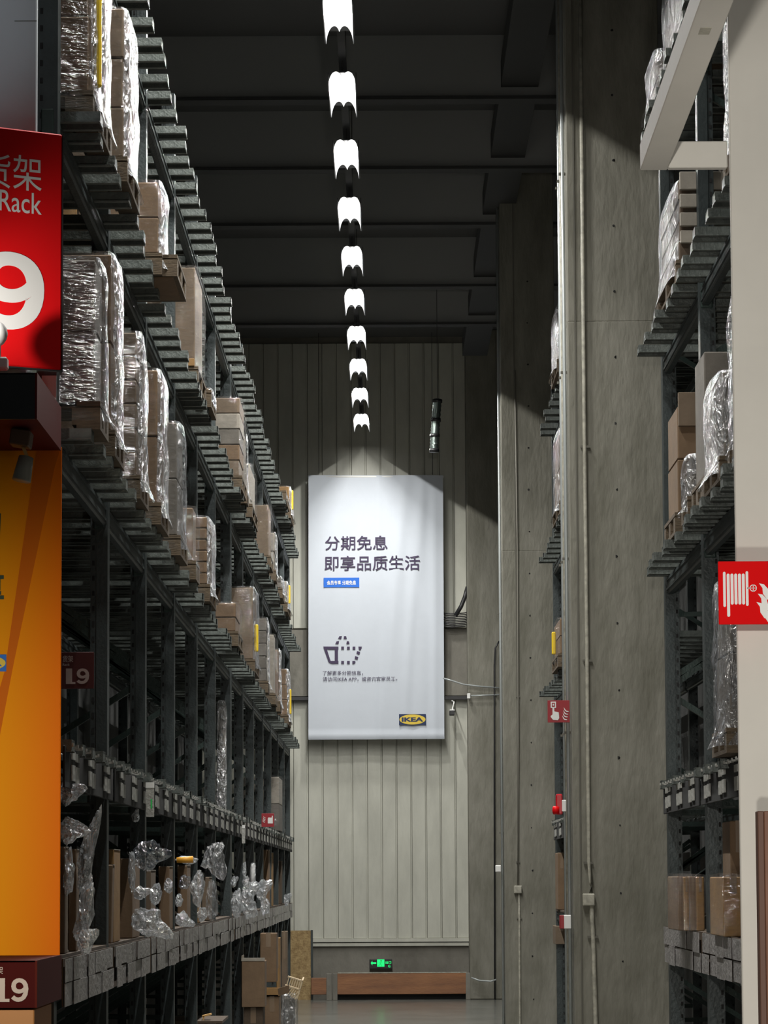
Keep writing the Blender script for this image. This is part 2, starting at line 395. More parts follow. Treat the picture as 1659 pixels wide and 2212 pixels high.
# ---------------------------------------------------------------- racks
ZL = [CZ-.32, CZ+.55, CZ+1.86, CZ+3.23, CZ+4.55]
def hole_mesh(h):
    b = MB(); z = .1
    while z < h-.1:
        b.box((-.006, -.002, z), (.006, .002, z+.024)); z += .075
    return b.mesh('perforation', DARK)
def rack(label, s, Xf, Ys, ztop, depth=1.1, nbars=6, first_bar_level=1, overhang=.14):
    t = thing('pallet_rack', label, 'rack', (s*Xf, Ys[0], 0))
    y0 = Ys[0]
    # upright post: perforated web and plain flange
    pb = MB().prism([(0, -.045), (-s*-.055, -.045), (-s*-.055, .045), (0, .045)], 'z', 0, ztop)
    pb.prism([(s*.055, -.037), (s*.085, -.037), (s*.085, .037), (s*.055, .037)], 'z', 0, ztop)
    pm = pb.mesh('upright', STEEL); hm = hole_mesh(ztop)
    gm = MB().box((-.005, -.05, -.07), (s*.06, .05, .07), .006).mesh('beam_collar', STEELG)
    first = True
    for y in Ys:
        for xx in (0, s*depth):
            u = link('upright', pm, t, (xx, y-y0, 0))
            link('perforation', hm, u, (s*.07, -.0385, 0))['kind'] = 'stuff'
            MB().box((-.03, -.07, 0), (s*.12, .07, .012)).build('foot_plate', STEEL, u) if xx == 0 else None
        z = .5; k = 0
        while z < ztop-.9:
            b = MB().bar((s*.07, y-y0, z), (s*depth, y-y0, z+(.75 if k % 2 else .02)), .028, .035)
            b.build('brace', STEELG, t)
            b = MB().bar((s*depth if k % 2 == 0 else s*.07, y-y0, z+.05), (s*.07 if k % 2 == 0 else s*depth, y-y0, z+.7), .028, .035).build('brace', STEELG, t)
            z += .8; k += 1
    for li, z in enumerate(ZL):
        for i in range(len(Ys)-1):
            a_, b_ = Ys[i]-y0, Ys[i+1]-y0; L = b_-a_
            bh = .11
            for xx in (s*.01, s*(depth-.02)):
                link('beam', BM(s, L, bh), t, (xx, a_, z-.06))
                if xx == s*.01:
                    link('beam_collar', gm, t, (xx, a_, z-.06))
            if li >= first_bar_level:
                oh = overhang if li > 1 else .05
                me = BARM(s, depth, oh, li)
                for q in range(nbars):
                    jy = (q+.5+random.uniform(-.13, .13))/nbars*L
                    link('cross_bar', me, t, (random.uniform(-.025, .025), a_+jy, z+random.uniform(-.004, .004)))
            elif li == 0:
                MB().box((s*.0, a_+.05, z-.01), (s*depth, b_-.05, z+.01)).build('shelf_board', KK, t)
    return t
_bm = {}
def BM(s, L, bh):
    k = (s, round(L, 2))
    if k not in _bm:
        b = MB().box((-s*.0, .045, -bh/2), (s*.045, L-.045, bh/2), .008)
        b.box((-s*.006, .05, -bh/2+.02), (0, L-.05, -bh/2+.035)).box((-s*.006, .05, bh/2-.035), (0, L-.05, bh/2-.02))
        _bm[k] = b.mesh('beam', STEEL)
    return _bm[k]
_br = {}
def BARM(s, depth, oh, li):
    k = (s, oh)
    if k not in _br:
        b = MB().box((-s*oh, -.05, .03), (s*depth, .05, .042)).box((-s*oh, -.05, -.005), (s*depth, -.042, .03)).box((-s*oh, .042, -.005), (s*depth, .05, .03))
        b.box((-s*oh, -.07, -.009), (s*depth, -.042, -.003)).box((-s*oh, .042, -.009), (s*depth, .07, -.003)).box((-s*oh, -.05, -.005), (-s*(oh-.006), .05, .04))
        _br[k] = b.mesh('cross_bar', BAR)
    return _br[k]
XL = 1.37
BAY = 1.92
FL = [10.35 + BAY*i for i in range(14)]
rack('near pallet rack on the left with tall dark uprights and open lower bays', -1, XL, FL[:7], 6.85)
far_rack = rack('far pallet rack on the left reaching to the end wall', -1, XL, [FL[6]+.14] + FL[7:], 6.85)
XR = 1.72
FR = [9.75, 11.65, 13.5, 15.35]
FRB = [19.0, 21.1, 23.3, 25.6]
rack('pallet rack on the right between the broad column and the white panel', 1, XR, FR, 6.85)
rack('pallet rack on the right glimpsed between the two concrete columns', 1, XR, FRB, 6.85)

# price labels on the front of level 1, tiles along level 0
def plate_group(s):
    b = MB()
    for (y0_, y1_, z0_, z1_) in ((-.12, -.012, .005, .04), (.012, .12, .0, .036), (-.12, -.012, -.085, -.018), (.015, .12, -.09, -.022)):
        b.box((0, y0_, z0_), (-s*.006, y1_, z1_))
    return b.mesh('price_label', PAPER)
def fascia(label, s, X, Y0, Y1, z, kind, h=.2, n=0):
    """plastic price rail hanging on the beam; each label is a part"""
    t = thing('price_rail', label, 'price rail', (X, Y0, z))
    L = Y1-Y0
    if kind == 'labels':
        MB().box((0, 0, -.13), (-s*.01, L, .045), .003).build('rail', DARK, t)
        pm = plate_group(s)
        for i in range(n):
            link('price_label', pm, t, (-s*.012, L*(i+.5)/n, -.01), (0, 0, 0))
        for i in range(n*4):
            MB().box((-s*.035, L*(i+.3)/n/4-.011, .045), (-s*.041, L*(i+.3)/n/4+.011, .056)).box((0, L*(i+.3)/n/4-.006, .04), (-s*.04, L*(i+.3)/n/4+.006, .05)).build('clip', PAPER, t)
    else:
        MB().box((0, 0, -h), (-s*.006, L, .0)).build('rail', KK, t)
        w = L/n
        for i in range(n):
            for r in range(2):
                zz = -h*r/2
                dx = random.uniform(.0, .012)
                b = MB().box((-s*(.008+dx), w*i+.006, zz-h/2+random.uniform(-.004, .006)), (-s*(.011+dx), w*(i+1)-.004, zz-.004))
                b.build('label_sleeve', PAPERD, t)
    return t
names = ['first', 'second', 'third', 'fourth', 'fifth', 'sixth', 'seventh', 'eighth', 'ninth', 'tenth', 'eleventh', 'twelfth', 'thirteenth']
for i in range(13):
    y0_, y1_ = FL[i]+.05, FL[i+1]-.05
    if i == 6: y0_ += .14
    fascia('grey label sleeves along the lower left shelf edge, %s bay from the front' % names[i], -1, -XL+.02, y0_, y1_, ZL[0]+.0, 'tiles', .2, 7)
    fascia('dark price rail with pale labels on the upper left beam, %s bay from the front' % names[i], -1, -XL+.02, y0_, y1_, ZL[1]-.03, 'labels', n=3)
for i, (y0_, y1_) in enumerate(((9.8, 11.6), (11.7, 13.45), (13.55, 15.3))):
    fascia('mauve grey label sleeves, lower right shelf edge, %s bay behind the white panel' % names[i], 1, XR-.02, y0_, y1_, ZL[0]+.03, 'tiles', .22, 6)
    fascia('dark price rail with silvery labels, right rack beam, %s bay behind white panel' % names[i], 1, XR-.02, y0_, y1_, ZL[1]-.03, 'labels', n=3)
fascia('short dark price rail with pale labels in the gap between the columns', 1, XR-.02, 23.4, 25.4, ZL[1]-.03, 'labels', n=3)

# ---------------------------------------------------------------- wrapped pallet loads
def shell(x0, x1, y0, y1, z0, z1, amp, seed, flare=.03, nz=None):
    rnd = Vector((seed*3.1, seed*1.7, seed*.9)); b = MB()
    cx, cy, hx, hy = (x0+x1)/2, (y0+y1)/2, (x1-x0)/2, (y1-y0)/2
    n = 36; nz = nz or max(8, int((z1-z0)/.07)); r = min(.05, hx*.4, hy*.4)
    base = []
    per = []
    for k in range(n):
        a_ = 2*math.pi*k/n; c, s_ = math.cos(a_), math.sin(a_)
        e = .22
        per.append((math.copysign(abs(c)**e, c)*hx, math.copysign(abs(s_)**e, s_)*hy))
    for j in range(nz+1):
        f = j/nz; z = z0 + (z1-z0)*f; k_ = 1.0
        fl = flare*max(0, 1-f*8)**1.5
        top = max(0, (f-.97)/.03)
        for (px, py) in per:
            q = Vector((cx+px, cy+py, z))
            nn = noise.noise(q*7+rnd)*amp + abs(noise.noise(q*16+rnd))*amp*.8 + noise.noise(Vector((0, 0, z*30))+rnd)*amp*.35
            L = math.hypot(px, py)
            k_ = 1 + (nn + fl - top*.012)/L
            b.v.append((cx+px*k_, cy+py*k_, z + noise.noise(q*5+rnd)*amp*.6*(f > .5)))
    for j in range(nz):
        for k in range(n):
            a1 = j*n+k; a2 = j*n+(k+1) % n
            b.f.append((a1, a2, a2+n, a1+n))
    m = len(b.v)
    for (px, py) in per: b.v.append((cx+px*.9, cy+py*.9, z1+.004+noise.noise(Vector((px*9, py*9, seed)))*amp))
    b.v.append((cx, cy, z1+.006))
    for k in range(n):
        k2 = (k+1) % n
        b.f.append((nz*n+k, nz*n+k2, m+k2, m+k)); b.f.append((m+k, m+k2, m+n))
    return b
PBOARD = {}
def pallet(t, s, y0, y1, dep, h=.12):
    L = y1-y0
    pal = MB().box((s*.01, .01, h-.028), (s*(dep-.02), L-.01, h-.02))
    p = pal.build('pallet', WOOD, t)
    bk = ('block', s, h)
    if bk not in PBOARD: PBOARD[bk] = MB().box((0, 0, .02), (s*.12, .08, h-.028)).mesh('block', WOOD)
    for yy in ((0, L/2-.04, L-.08) if L > .3 else (0, L-.08)):
        for xx in (.005, dep*.45, dep-.13):
            link('block', PBOARD[bk], p, (s*xx, yy, 0))
    key = (round(L, 2), round(dep, 2))
    if key not in PBOARD: PBOARD[key] = MB().box((0, 0, 0), (.1, L, .02)).mesh('board', WOOD)
    n = 5
    for i in range(n):
        xx = s*(.005 + (dep-.11)*i/(n-1)) - (.1 if s < 0 else 0)
        link('board', PBOARD[key], p, (xx, 0, h-.02))
        if i % 2 == 0: link('board', PBOARD[key], p, (xx, 0, .0))
    return p
LN = [0]
def load(label, s, px0, px1, top, lev, mats=(KD,), X=1.2, dep=.95, layers=2, cols=2, film=FILM, film2=None, yellow=None, yf=(.05, .93), minw=.28, maxw=.95,
         pal=True, amp=.010, zbase=None, name='wrapped_pallet_load', strips=(), cat='pallet load', zt=None, group=None, lean=0):
    """px0 = picture column of the near vertical edge, px1 of the far one, top = picture row of the near top corner"""
    LN[0] += 1; seed = LN[0]; rnd = random.Random(seed*7)
    X = s*X
    z0 = ZL[lev]+.045 if zbase is None else zbase
    if zt is None:
        p = atX(px0, top, X); Y0, zt = p.y, p.z
    else:
        Y0 = yfor(px0, X, zt)
    Y1 = yfor(px1, X, (zt+z0)/2)
    Y1 = max(Y0+minw, min(Y1, Y0+maxw))
    for f in (FL if s < 0 else FR + FRB):
        if Y0 < f+.02 and Y1+.02 > f-.05 and lev is not None: Y1 = max(Y0+.1, f-.075)
    t = thing(name, label, cat, (X, Y0, z0), group)
    h = .12 if pal else 0
    if pal: pallet(t, s, -.02, Y1-Y0+.02, dep)
    W_ = Y1-Y0; Hh = zt-z0-h
    rows = layers; x_in = .02
    cw = (dep-.06)/cols
    for r in range(rows):
        for c in range(cols):
            j = rnd.uniform(0, .008)
            xa = s*(x_in + cw*c + .004 + j*(c == 0)); xb = s*(x_in + cw*(c+1) - .003)
            m_ = mats[(r*cols+c) % len(mats)] if len(mats) > 1 else mats[0]
            cb = MB().box((xa, .015+j, h+Hh*r/rows+.002), (xb, W_-.015, h+Hh*(r+1)/rows-.003), .006)
            co = cb.build('carton', m_, t)
    for (frac, wid, mm) in strips:
        MB().box((s*.03, -.014, h+Hh*frac), (s*dep*.97, .012, h+Hh*frac+wid), .003).build('band', mm, t)
    if film:
        sh = shell(min(0, s*dep), max(0, s*dep), 0, W_, h*.3, h+Hh+.01, amp, seed)
        if film2:
            me = sh.mesh('stretch_film', film); me.materials.append(film2)
            for f in me.polygons:
                if f.normal.x*s < -.6: f.material_index = 1
            me.polygons.foreach_set('use_smooth', [True]*len(me.polygons))
            link('stretch_film', me, t)
        else:
            sh.build('stretch_film', film, t, True)
    if yellow:
        MB().box((-s*.018, yellow, h+Hh*yf[0]), (s*.02, yellow+.035, h+Hh*yf[1]), .008).build('edge_protector', YEL, t)
    return t
V = FILMV
# left rack, third beam level
load('tall brown carton stack with a yellow strip at the top left corner of the view', -1, 205, 222, 0, 3, (KB, KD), zt=CZ+4.40, film=FILM, film2=V, layers=3, yellow=.10, X=1.245)
load('glaring white wrapped stack second from the front on the third left level', -1, 224, 243, 0, 3, (KD,), zt=CZ+4.42, film2=V, layers=3, X=1.235)
load('wrapped brown stack of three layers beside the glaring white one, third left level', -1, 278, 303, 14, 3, (KD, KB), film2=V, layers=3)
load('orange brown wrapped carton stack alone between two uprights, third left level', -1, 352, 366, 390, 3, (KB, KO), film2=V, layers=2)
load('thin upright brown carton with a torn foil side, third left level', -1, 385, 403, 598, 3, (KB,), X=1.12, film=None, film2=None, layers=1, cols=1, dep=.3, pal=True)
load('single large plain carton on a yellow brown base, third left level', -1, 430, 446, 575, 3, (KD,), X=1.23, film2=FILM, layers=1, cols=1, strips=((0, .05, KO),))
load('small brown wrapped carton stack left of the mixed tall stack, third left level', -1, 458, 468, 838, 3, (KB, KD), film2=V)
load('mixed tall stack with a white carton window, third left level', -1, 524, 533, 858, 3, (KD, KP, KG, KB), film2=FILM, layers=5, cols=3)
load('pale leaning wrapped sheets behind the mixed stack, third left level', -1, 535, 545, 940, 3, (KP,), film2=V, layers=1)
load('narrow bundle with maroon edges, third left level, under the top beam', -1, 546, 560, 1000, 3, (KP, KB), film2=FILM, layers=1, cols=4)
load('plain brown carton tower right of the maroon edged bundle, third left level', -1, 586, 591, 1090, 3, (KD,), film=FILM, layers=1, cols=1)
load('white wrapped stack right of the plain tower, third left level', -1, 597, 604, 1150, 3, (KP,), film2=V)
load('grey crumpled bundle near the end wall, third left level', -1, 611, 618, 1245, 3, (KG,), film2=V)
load('last bright wrapped stack against the end wall, third left level', -1, 622, 631, 1255, 3, (KP, KO), film2=V, yellow=.3)
# top level
load('small grey wrapped stack on the top left level close to the end wall', -1, 619, 628, 1068, 4, (KG,), film2=V)
load('yellow edged wrapped stack last on the top left level', -1, 629, 635, 1050, 4, (KO,), film2=V, yellow=.2)
# second level
load('grey brown carton tower with milky wrap beside the red sign, second left level', -1, 220, 233, 557, 2, (KG, KG), film=FILM, film2=FILMG, layers=2, X=1.2)
load('dark brown tower with crinkled wrap, taller neighbour behind the grey one, second left level', -1, 252, 270, 546, 2, (KB,), film2=V, layers=2, X=1.21)
load('stack with many bright wrap rings and a black film tuft on top, second left level', -1, 306, 322, 715, 2, (KD, KB), X=1.22, film=FILM, film2=V, layers=6, amp=.013)
load('slender brown tower between the ringed stack and the dull one, second left level', -1, 350, 366, 797, 2, (KB, KD), film2=V, layers=2)
load('dull milky wrapped stack with slanting folds, second left level', -1, 392, 406, 910, 2, (KG, KD), film=FILM, film2=FILMG, layers=2)
load('unwrapped glossy brown carton bundle under the milky stack, second left level', -1, 425, 437, 1095, 2, (KB, KO), film2=None, layers=1, cols=3)
load('narrow ribbed wrapped stack before the tall upright, second left level', -1, 455, 468, 1115, 2, (KB,), film2=V, layers=6, cols=1)
load('low brown carton behind the tall upright, second left level', -1, 516, 526, 1302, 2, (KB,), film2=FILM, layers=2)
load('tall carton with bright yellow strip low on its edge, second left level', -1, 552, 561, 1268, 2, (KD,), film=FILM, film2=FILMG, layers=1, yellow=.12, yf=(.12, .5), minw=.4)
load('strapped grey brown stack next after the yellow strip, second left level', -1, 580, 585, 1335, 2, (KG, KD), film2=V, layers=5)
load('pale tall cartons third from the wall, second left level', -1, 596, 600, 1370, 2, (KP,), film2=FILM, layers=1)
load('reddish narrow carton second from the wall, second left level', -1, 606, 609, 1402, 2, (KB,), film2=V, layers=1)
load('last wrapped stack with a yellow corner by the wall, second left level', -1, 624, 629, 1445, 2, (KB, KP), film2=V, layers=3, yellow=.3, yf=(.05, .6))
# first level
load('white topped carton pair standing on the far left beam above the label rail', -1, 608, 616, 1678, 1, (KG, KP), film2=FILM, layers=2, cols=1, pal=False, X=1.28, dep=.5)
def bundle(label, px0, px1, py0, py1, X, m, film, name='wrapped_roll', cat='roll', amp=.03, seed=5):
    p0 = atX(px0, py0, X); q = atX(px0, py1, X)
    w = abs(P(px1, py1, p0.y).x - P(px0, py1, p0.y).x)
    h = p0.z - q.z; t = thing(name, label, cat, (X-w/2 if X < 0 else X, p0.y, q.z))
    b = MB(); n = 18; nz = 22
    for j in range(nz+1):
        f = j/nz; rr = w/2*(1-.25*max(0, (f-.85)/.15)**2)
        for k in range(n):
            a_ = 2*math.pi*k/n; v = Vector((math.cos(a_)*rr, math.sin(a_)*rr, f*h))
            e = 1+amp*6*noise.noise(v*9+Vector((seed, seed, 0)))
            b.v.append((v.x*e, v.y*e, v.z))
    for j in range(nz):
        for k in range(n):
            b.f.append((j*n+k, j*n+(k+1) % n, (j+1)*n+(k+1) % n, (j+1)*n+k))
    b.f += [tuple(range(n-1, -1, -1)), tuple(range(nz*n, nz*n+n))]
    b.build('wrapping', film, t, True)
    MB().tube([(0, 0, .01), (0, 0, h*.96)], w*.36, 14).build('core', m, t, True)
    return t
bundle('tall transparent wrapped roll standing on the left beam right of the big upright', 490, 512, 1513, 1752, -1.33, KG, V)
bundle('dark shrouded bundle above and behind the small rack number plate', 128, 172, 1268, 1478, -1.45, KK, FILMG, 'shrouded_bundle', 'bundle')
bundle('dark shrouded bundle below the small rack number plate', 128, 174, 1506, 1590, -1.45, KK, FILMG, 'shrouded_bundle', 'bundle', seed=9)

# right rack loads (s=+1): near edge is the right one in the picture
load('foil bright wrapped stack on the third right level beside the white panel', 1, 1576, 1542, 0, 3, (KD, KB), X=1.6, zt=CZ+4.38, film2=V, film=V, layers=3)
load('stack with pale bands and a brown edge under the overhead frame, third right level', 1, 1456, 1410, 386, 3, (KK, KK, KK), X=1.6, film=FILM, film2=FILMG, layers=4, cols=3, strips=((.86, .10, KP), (.64, .075, KP), (.41, .075, KP), (.2, .07, KP)))
load('small grey wrapped stack at the upper right beside the concrete column, topmost level', 1, 1410, 1391, 105, 4, (KG,), X=1.6, film=FILMG, layers=2, cols=1, pal=False)
load('dark wrapped tower behind the overhead white frame, topmost right level', 1, 1462, 1418, 0, 4, (KG, KD), X=1.645, zt=CZ+5.6, film=FILMG, layers=2)
load('brown carton with a lid shaped top next to the concrete column, second right level', 1, 1453, 1438, 875, 2, (KB, KG), X=1.6, film=None, layers=2, cols=2, minw=.5, strips=((.8, .19, KD),))
load('low grey wrapped carton in front of the lidded carton, second right level', 1, 1482, 1457, 982, 2, (KG,), X=1.6, film=FILMG, layers=1, cols=2)
load('tall grey edged brown carton in the middle, second right level', 1, 1511, 1492, 757, 2, (KG, KB), X=1.6, film=None, layers=1, cols=2)
load('grey wrapped stack with a slanting top, second right level', 1, 1549, 1516, 800, 2, (KG,), X=1.6, film=FILMG, film2=V, layers=1, cols=2, amp=.014)
load('largest grey wrapped stack touching the white panel, second right level', 1, 1589, 1553, 610, 2, (KG, KD), X=1.6, film=V, film2=FILMG, layers=2, amp=.014)
load('grey wrapped tower behind the hose reel sign, first right level', 1, 1562, 1536, 1246, 1, (KG, KG), X=1.615, film=FILMG, layers=2, cols=2, amp=.012)
load('dark foil wrapped stack high in the gap between the columns', 1, 1201, 1183, 655, 4, (KD,), X=1.56, film2=V, film=V, layers=2)
load('brown wrapped stack in the gap between the columns, one level below the foil one', 1, 1206, 1189, 922, 3, (KB, KG), X=1.56, film2=FILMG, layers=2)
load('carton with a yellow rounded edge in the gap between the columns', 1, 1203, 1188, 1335, 2, (KB, KP), X=1.54, film=FILM, layers=2, yellow=.45, yf=(.1, .75))
load('grey wrapped carton in front of the yellow edged one, between the columns', 1, 1222, 1206, 1352, 2, (KG,), X=1.6, maxw=.6, film=FILMG, layers=1)

# cartons on lower shelves, right
def carton(label, px0, px1, py0, py1, Y, dep=.3, m=KB, flaps=False, group=None, yaw=0, zfloor=None, name='cardboard_box', film=None, tape=True):
    a_ = P(px0, py1, Y); b_ = P(px1, py0, Y)
    zb_ = a_.z if zfloor is None else zfloor
    w, h = b_.x-a_.x, b_.z-zb_
    t = thing(name, label, 'box', (a_.x+w/2, Y, zb_), group, (0, 0, yaw))
    MB().box((-w/2, 0, 0), (w/2, dep, h), .005).build('body', m, t)
    if tape: MB().box((-min(.025, w/6), -.0015, h*.72), (min(.025, w/6), dep*.5, h+.0015)).build('tape', TAPE, t)
    if flaps:
        MB().box((-w/2, -.004, h), (w/2, 0.01, h+.03), M=Matrix.Translation((0, 0, 0))).box((-w/2-.004, 0, h), (-w/2+.004, dep, h+.05)).build('flap', KP, t)
    if film: shell(-w/2-.01, w/2+.01, -.01, dep+.01, 0, h+.01, .008, int(px0), .0).build('film', film, t, True)
    return t
zs = ZL[0]+.03
for i, (x0, x1, y0) in enumerate(((1465, 1476, 1893), (1478, 1489, 1894), (1491, 1504, 1893), (1506, 1521, 1894))):
    carton('glossy narrow brown carton on the lower right shelf, %s of four beside the upright' % ['leftmost', 'second', 'third', 'rightmost'][i], x0, x1, y0, 2010, 13.9-.05*i, .5, (KB, KO)[i % 2], zfloor=ZL[0]+.03, group='narrow cartons on the lower right shelf', film=FILM)
carton('carton with greyish film on its top next to the white panel, lower right shelf', 1563, 1606, 1894, 2030, 12.4, .5, KO, zfloor=ZL[0]+.03, film=FILM)
carton('tall brown carton rising behind the film topped one, lower right shelf', 1580, 1612, 1773, 2000, 13.0, .3, KB, zfloor=ZL[0]+.03)
carton('narrow tall brown carton low in the gap between the columns', 1206, 1222, 1842, 1972, 25.0, .4, KB, zfloor=ZL[0]+.012)
carton('flat pale carton on the floor level in the gap between the columns', 1200, 1226, 2000, 2040, 25.5, .4, KD)

# ---------------------------------------------------------------- lower left shelf: standing boards and plastic bags
def board(label, px0, px1, ytop, Y, dep=.08, m=KB, lean=0.0, zf=None):
    zf = ZL[0]+.012 if zf is None else zf
    Y = 7440/(837-px1)
    for f in FL:
        if Y < f+.06 and Y+dep > f-.06: dep = max(.05, f-.06-Y) if Y < f-.12 else dep
    b_ = P(px1, ytop, Y); a_ = P(px0, 2000, Y)
    w = b_.x-a_.x; h = b_.z-zf
    t = thing('flat_carton', label, 'carton', ((a_.x+b_.x)/2, Y, zf), 'flat cartons standing on the lower left shelf', (0, lean, 0))
    MB().box((-w/2, 0, 0), (w/2, dep, h), .004).build('body', m, t)
    MB().box((-w/2-.002, .01, h-.002), (w/2+.002, dep-.01, h+.003)).build('end_flap', KP, t)
    return t
board('pale brown flat carton standing beside the orange banner, lower left shelf', 122, 141, 1830, 10.9, .1, KD)
board('narrow brown flat carton right of the first one, behind the clear roll', 147, 165, 1835, 11.3, .1, KB)
board('leaning dark brown flat carton behind the two clear bags, lower left shelf', 192, 240, 1868, 11.6, .1, KB, .02)
board('thin reddish flat carton between two dark posts, lower left shelf', 234, 246, 1835, 11.8, .3, KO)
board('broad dark brown flat carton left of the big dark bag', 248, 286, 1855, 12.6, .4, KB)
board('brown flat carton behind the small pale bags, lower left shelf', 306, 326, 1880, 13.4, .3, KD)
board('brown flat carton left of the fourth upright, lower left shelf', 342, 366, 1872, 13.9, .4, KB)
board('brown flat carton below the orange topped roll, lower left shelf', 383, 404, 1870, 14.9, .3, KB)
board('second flat carton below the orange topped roll, lower left shelf', 408, 428, 1880, 15.4, .3, KO)
board('plain flat carton in the last bay before the tall upright', 436, 452, 1895, 16.6, .3, KD)
board('tall plain brown flat carton above the far plastic bags', 566, 580, 1836, 24.6, .4, KB)
board('slim brown flat carton just right of the tall plain one', 582, 588, 1842, 25.4, .3, KO)
board('dark flat carton near the end wall behind the far uprights', 596, 608, 1860, 27.0, .3, KK)
def bag(label, px, py, rx, ry, X, seed, m=BAG, tip=None, tilt=0, sharp=1.0, name='plastic_bag', core=None, dp=.8):
    """crumpled bag: centre at px,py; rx, ry half sizes in picture pixels at its depth"""
    c = atX(px, py, X); k = c.y/F
    hx, hz = rx*k, ry*k
    t = thing(name, label, 'bag', c, 'plastic bags bulging from the lower left shelf')
    b = MB(); n = 26; nz = 18; rnd = Vector((seed*2.3, seed*.7, seed*1.9))
    ca, sa = math.cos(tilt), math.sin(tilt)
    for j in range(nz+1):
        ph = math.pi*j/nz
        for q in range(n):
            th = 2*math.pi*q/n
            v = Vector((math.sin(ph)*math.cos(th), math.sin(ph)*math.sin(th), math.cos(ph)))
            rr = 1 + .35*noise.noise(v*1.6+rnd) - .30*abs(noise.noise(v*3.6+rnd)) - .18*abs(noise.noise(v*8+rnd))*sharp
            if tip:
                dd = max(0, v.dot(Vector(tip).normalized())); rr += 1.0*dd**14
            x, y, z = v.x*hx*rr, v.y*(hx+hz)*.5*dp*rr, v.z*hz*rr
            b.v.append((x*ca+z*sa, y, -x*sa+z*ca))
    for j in range(nz):
        for q in range(n):
            b.f.append((j*n+q, (j+1)*n+q, (j+1)*n+(q+1) % n, j*n+(q+1) % n))
    b.build('film', m, t)
    if core:
        MB().tube([(-sa*hz*.1, 0, -hz*.8), (sa*hz*.1, 0, hz*.85)], hx*.45, 12).build('content', core, t, True)
    return t
bag('crumpled clear bag hanging just under the beam beside the orange banner', 146, 1712, 24, 26, -1.36, 1, tip=(1, 0, .3))
bag('clear bag bulging in the middle beside the orange banner', 146, 1795, 24, 30, -1.36, 2, tip=(1, 0, 0))
bag('narrow clear bag hanging between the two front flat cartons', 149, 1885, 12, 52, -1.36, 3, sharp=.6)
bag('tall bright clear roll of film leaning right, left shelf', 187, 1855, 17, 72, -1.33, 4, tilt=.18, tip=(.4, 0, 1), name='film_roll', core=KG)
bag('long clear bag drooping over the shelf edge by the front cartons', 183, 1972, 18, 78, -1.30, 5, tilt=.17)
bag('torn clear bag lying on the shelf edge at the front', 184, 2035, 18, 26, -1.28, 6, tip=(1, 0, .5))
bag('big dark glossy bag with a pointed corner to the right', 318, 1848, 30, 34, -1.30, 7, BAGD, tip=(1, 0, .45), tilt=.4, sharp=.3)
bag('small pale bag left of the big dark bag', 285, 1880, 8, 50, -1.33, 8)
bag('folded pale blue bag tucked under the big dark bag', 303, 1930, 15, 16, -1.30, 9, tip=(1, 0, .2))
bag('wide clear bag with sharp folds resting on the shelf edge', 318, 1990, 36, 32, -1.26, 10, tip=(1, 0, -.3), tilt=.3)
bag('round clear bag beside the brown flat carton', 337, 1932, 13, 26, -1.32, 11)
bag('small clear bag at the edge of the fourth upright', 364, 1915, 10, 16, -1.32, 12)
bag('dark blue bag with a white gleam left of the orange topped roll', 400, 1905, 14, 16, -1.32, 13, BAGD, sharp=.5)
bag('orange topped bundle in clear wrap pointing right', 404, 1858, 26, 9, -1.30, 14, BAG, tilt=.05, core=None, name='orange_bundle')
p = atX(402, 1858, -1.30)
o = MB().tube([(p.x-.06, p.y, p.z), (p.x+.045, p.y, p.z+.004)], [.018, .022], 12).build('rolled_mat', mat('orange_fabric', (.85, .4, .04), .5), smooth=True)
tag(o, 'orange rolled mat lying inside the clear wrap on the cartons', 'mat')
bag('large pale bag spilling to the right over the tall upright', 462, 1852, 24, 34, -1.27, 15, FILMG, tip=(1, 0, -.5), tilt=.5)
bag('mottled clear bag in the middle of the fifth bay', 427, 1920, 16, 40, -1.31, 16)
bag('clear bag hanging down beside the tall upright', 458, 1945, 14, 44, -1.28, 17, FILMG)
bag('small clear bag low on the sleeves of the fifth bay', 394, 1985, 15, 18, -1.27, 18, tip=(1, 0, -.4))
bag('small clear bag low before the tall upright', 436, 1975, 11, 18, -1.27, 19)
bag('small clear bag beside the fifth bay upright', 387, 1945, 9, 14, -1.3, 27)
bag('tiny crumpled bag hanging in the dark below the small green label', 293, 1765, 9, 12, -1.36, 20, tip=(.3, 0, 1))
for i, (x, y, rx, ry, lab) in enumerate(((512, 1952, 14, 30, 'first clear bag right of the tall upright'), (536, 1932, 14, 26, 'bright crumpled clear bag second after the tall upright'),
        (540, 1965, 16, 22, 'clear bag sagging low over the far label sleeves'), (566, 1925, 13, 24, 'clear bag under the white capped roll'), (573, 1958, 12, 18, 'small bright bag low beside the tall brown flat carton'),
        (619, 1944, 7, 14, 'last small white bag near the end wall'), (528, 1880, 5, 18, 'thin hanging strip of clear film in the far rack'), (505, 1905, 6, 12, 'small dark bag edge beside the tall upright'), (532, 1905, 8, 14, 'small pale bag between far posts'))):
    bag(lab, x, y, rx, ry, -1.29, 30+i, tip=(.6, 0, .3) if i % 2 else None)
bundle('white capped roll standing above the far plastic bags', 553, 567, 1864, 1925, -1.33, SW, FILMG, amp=.01)

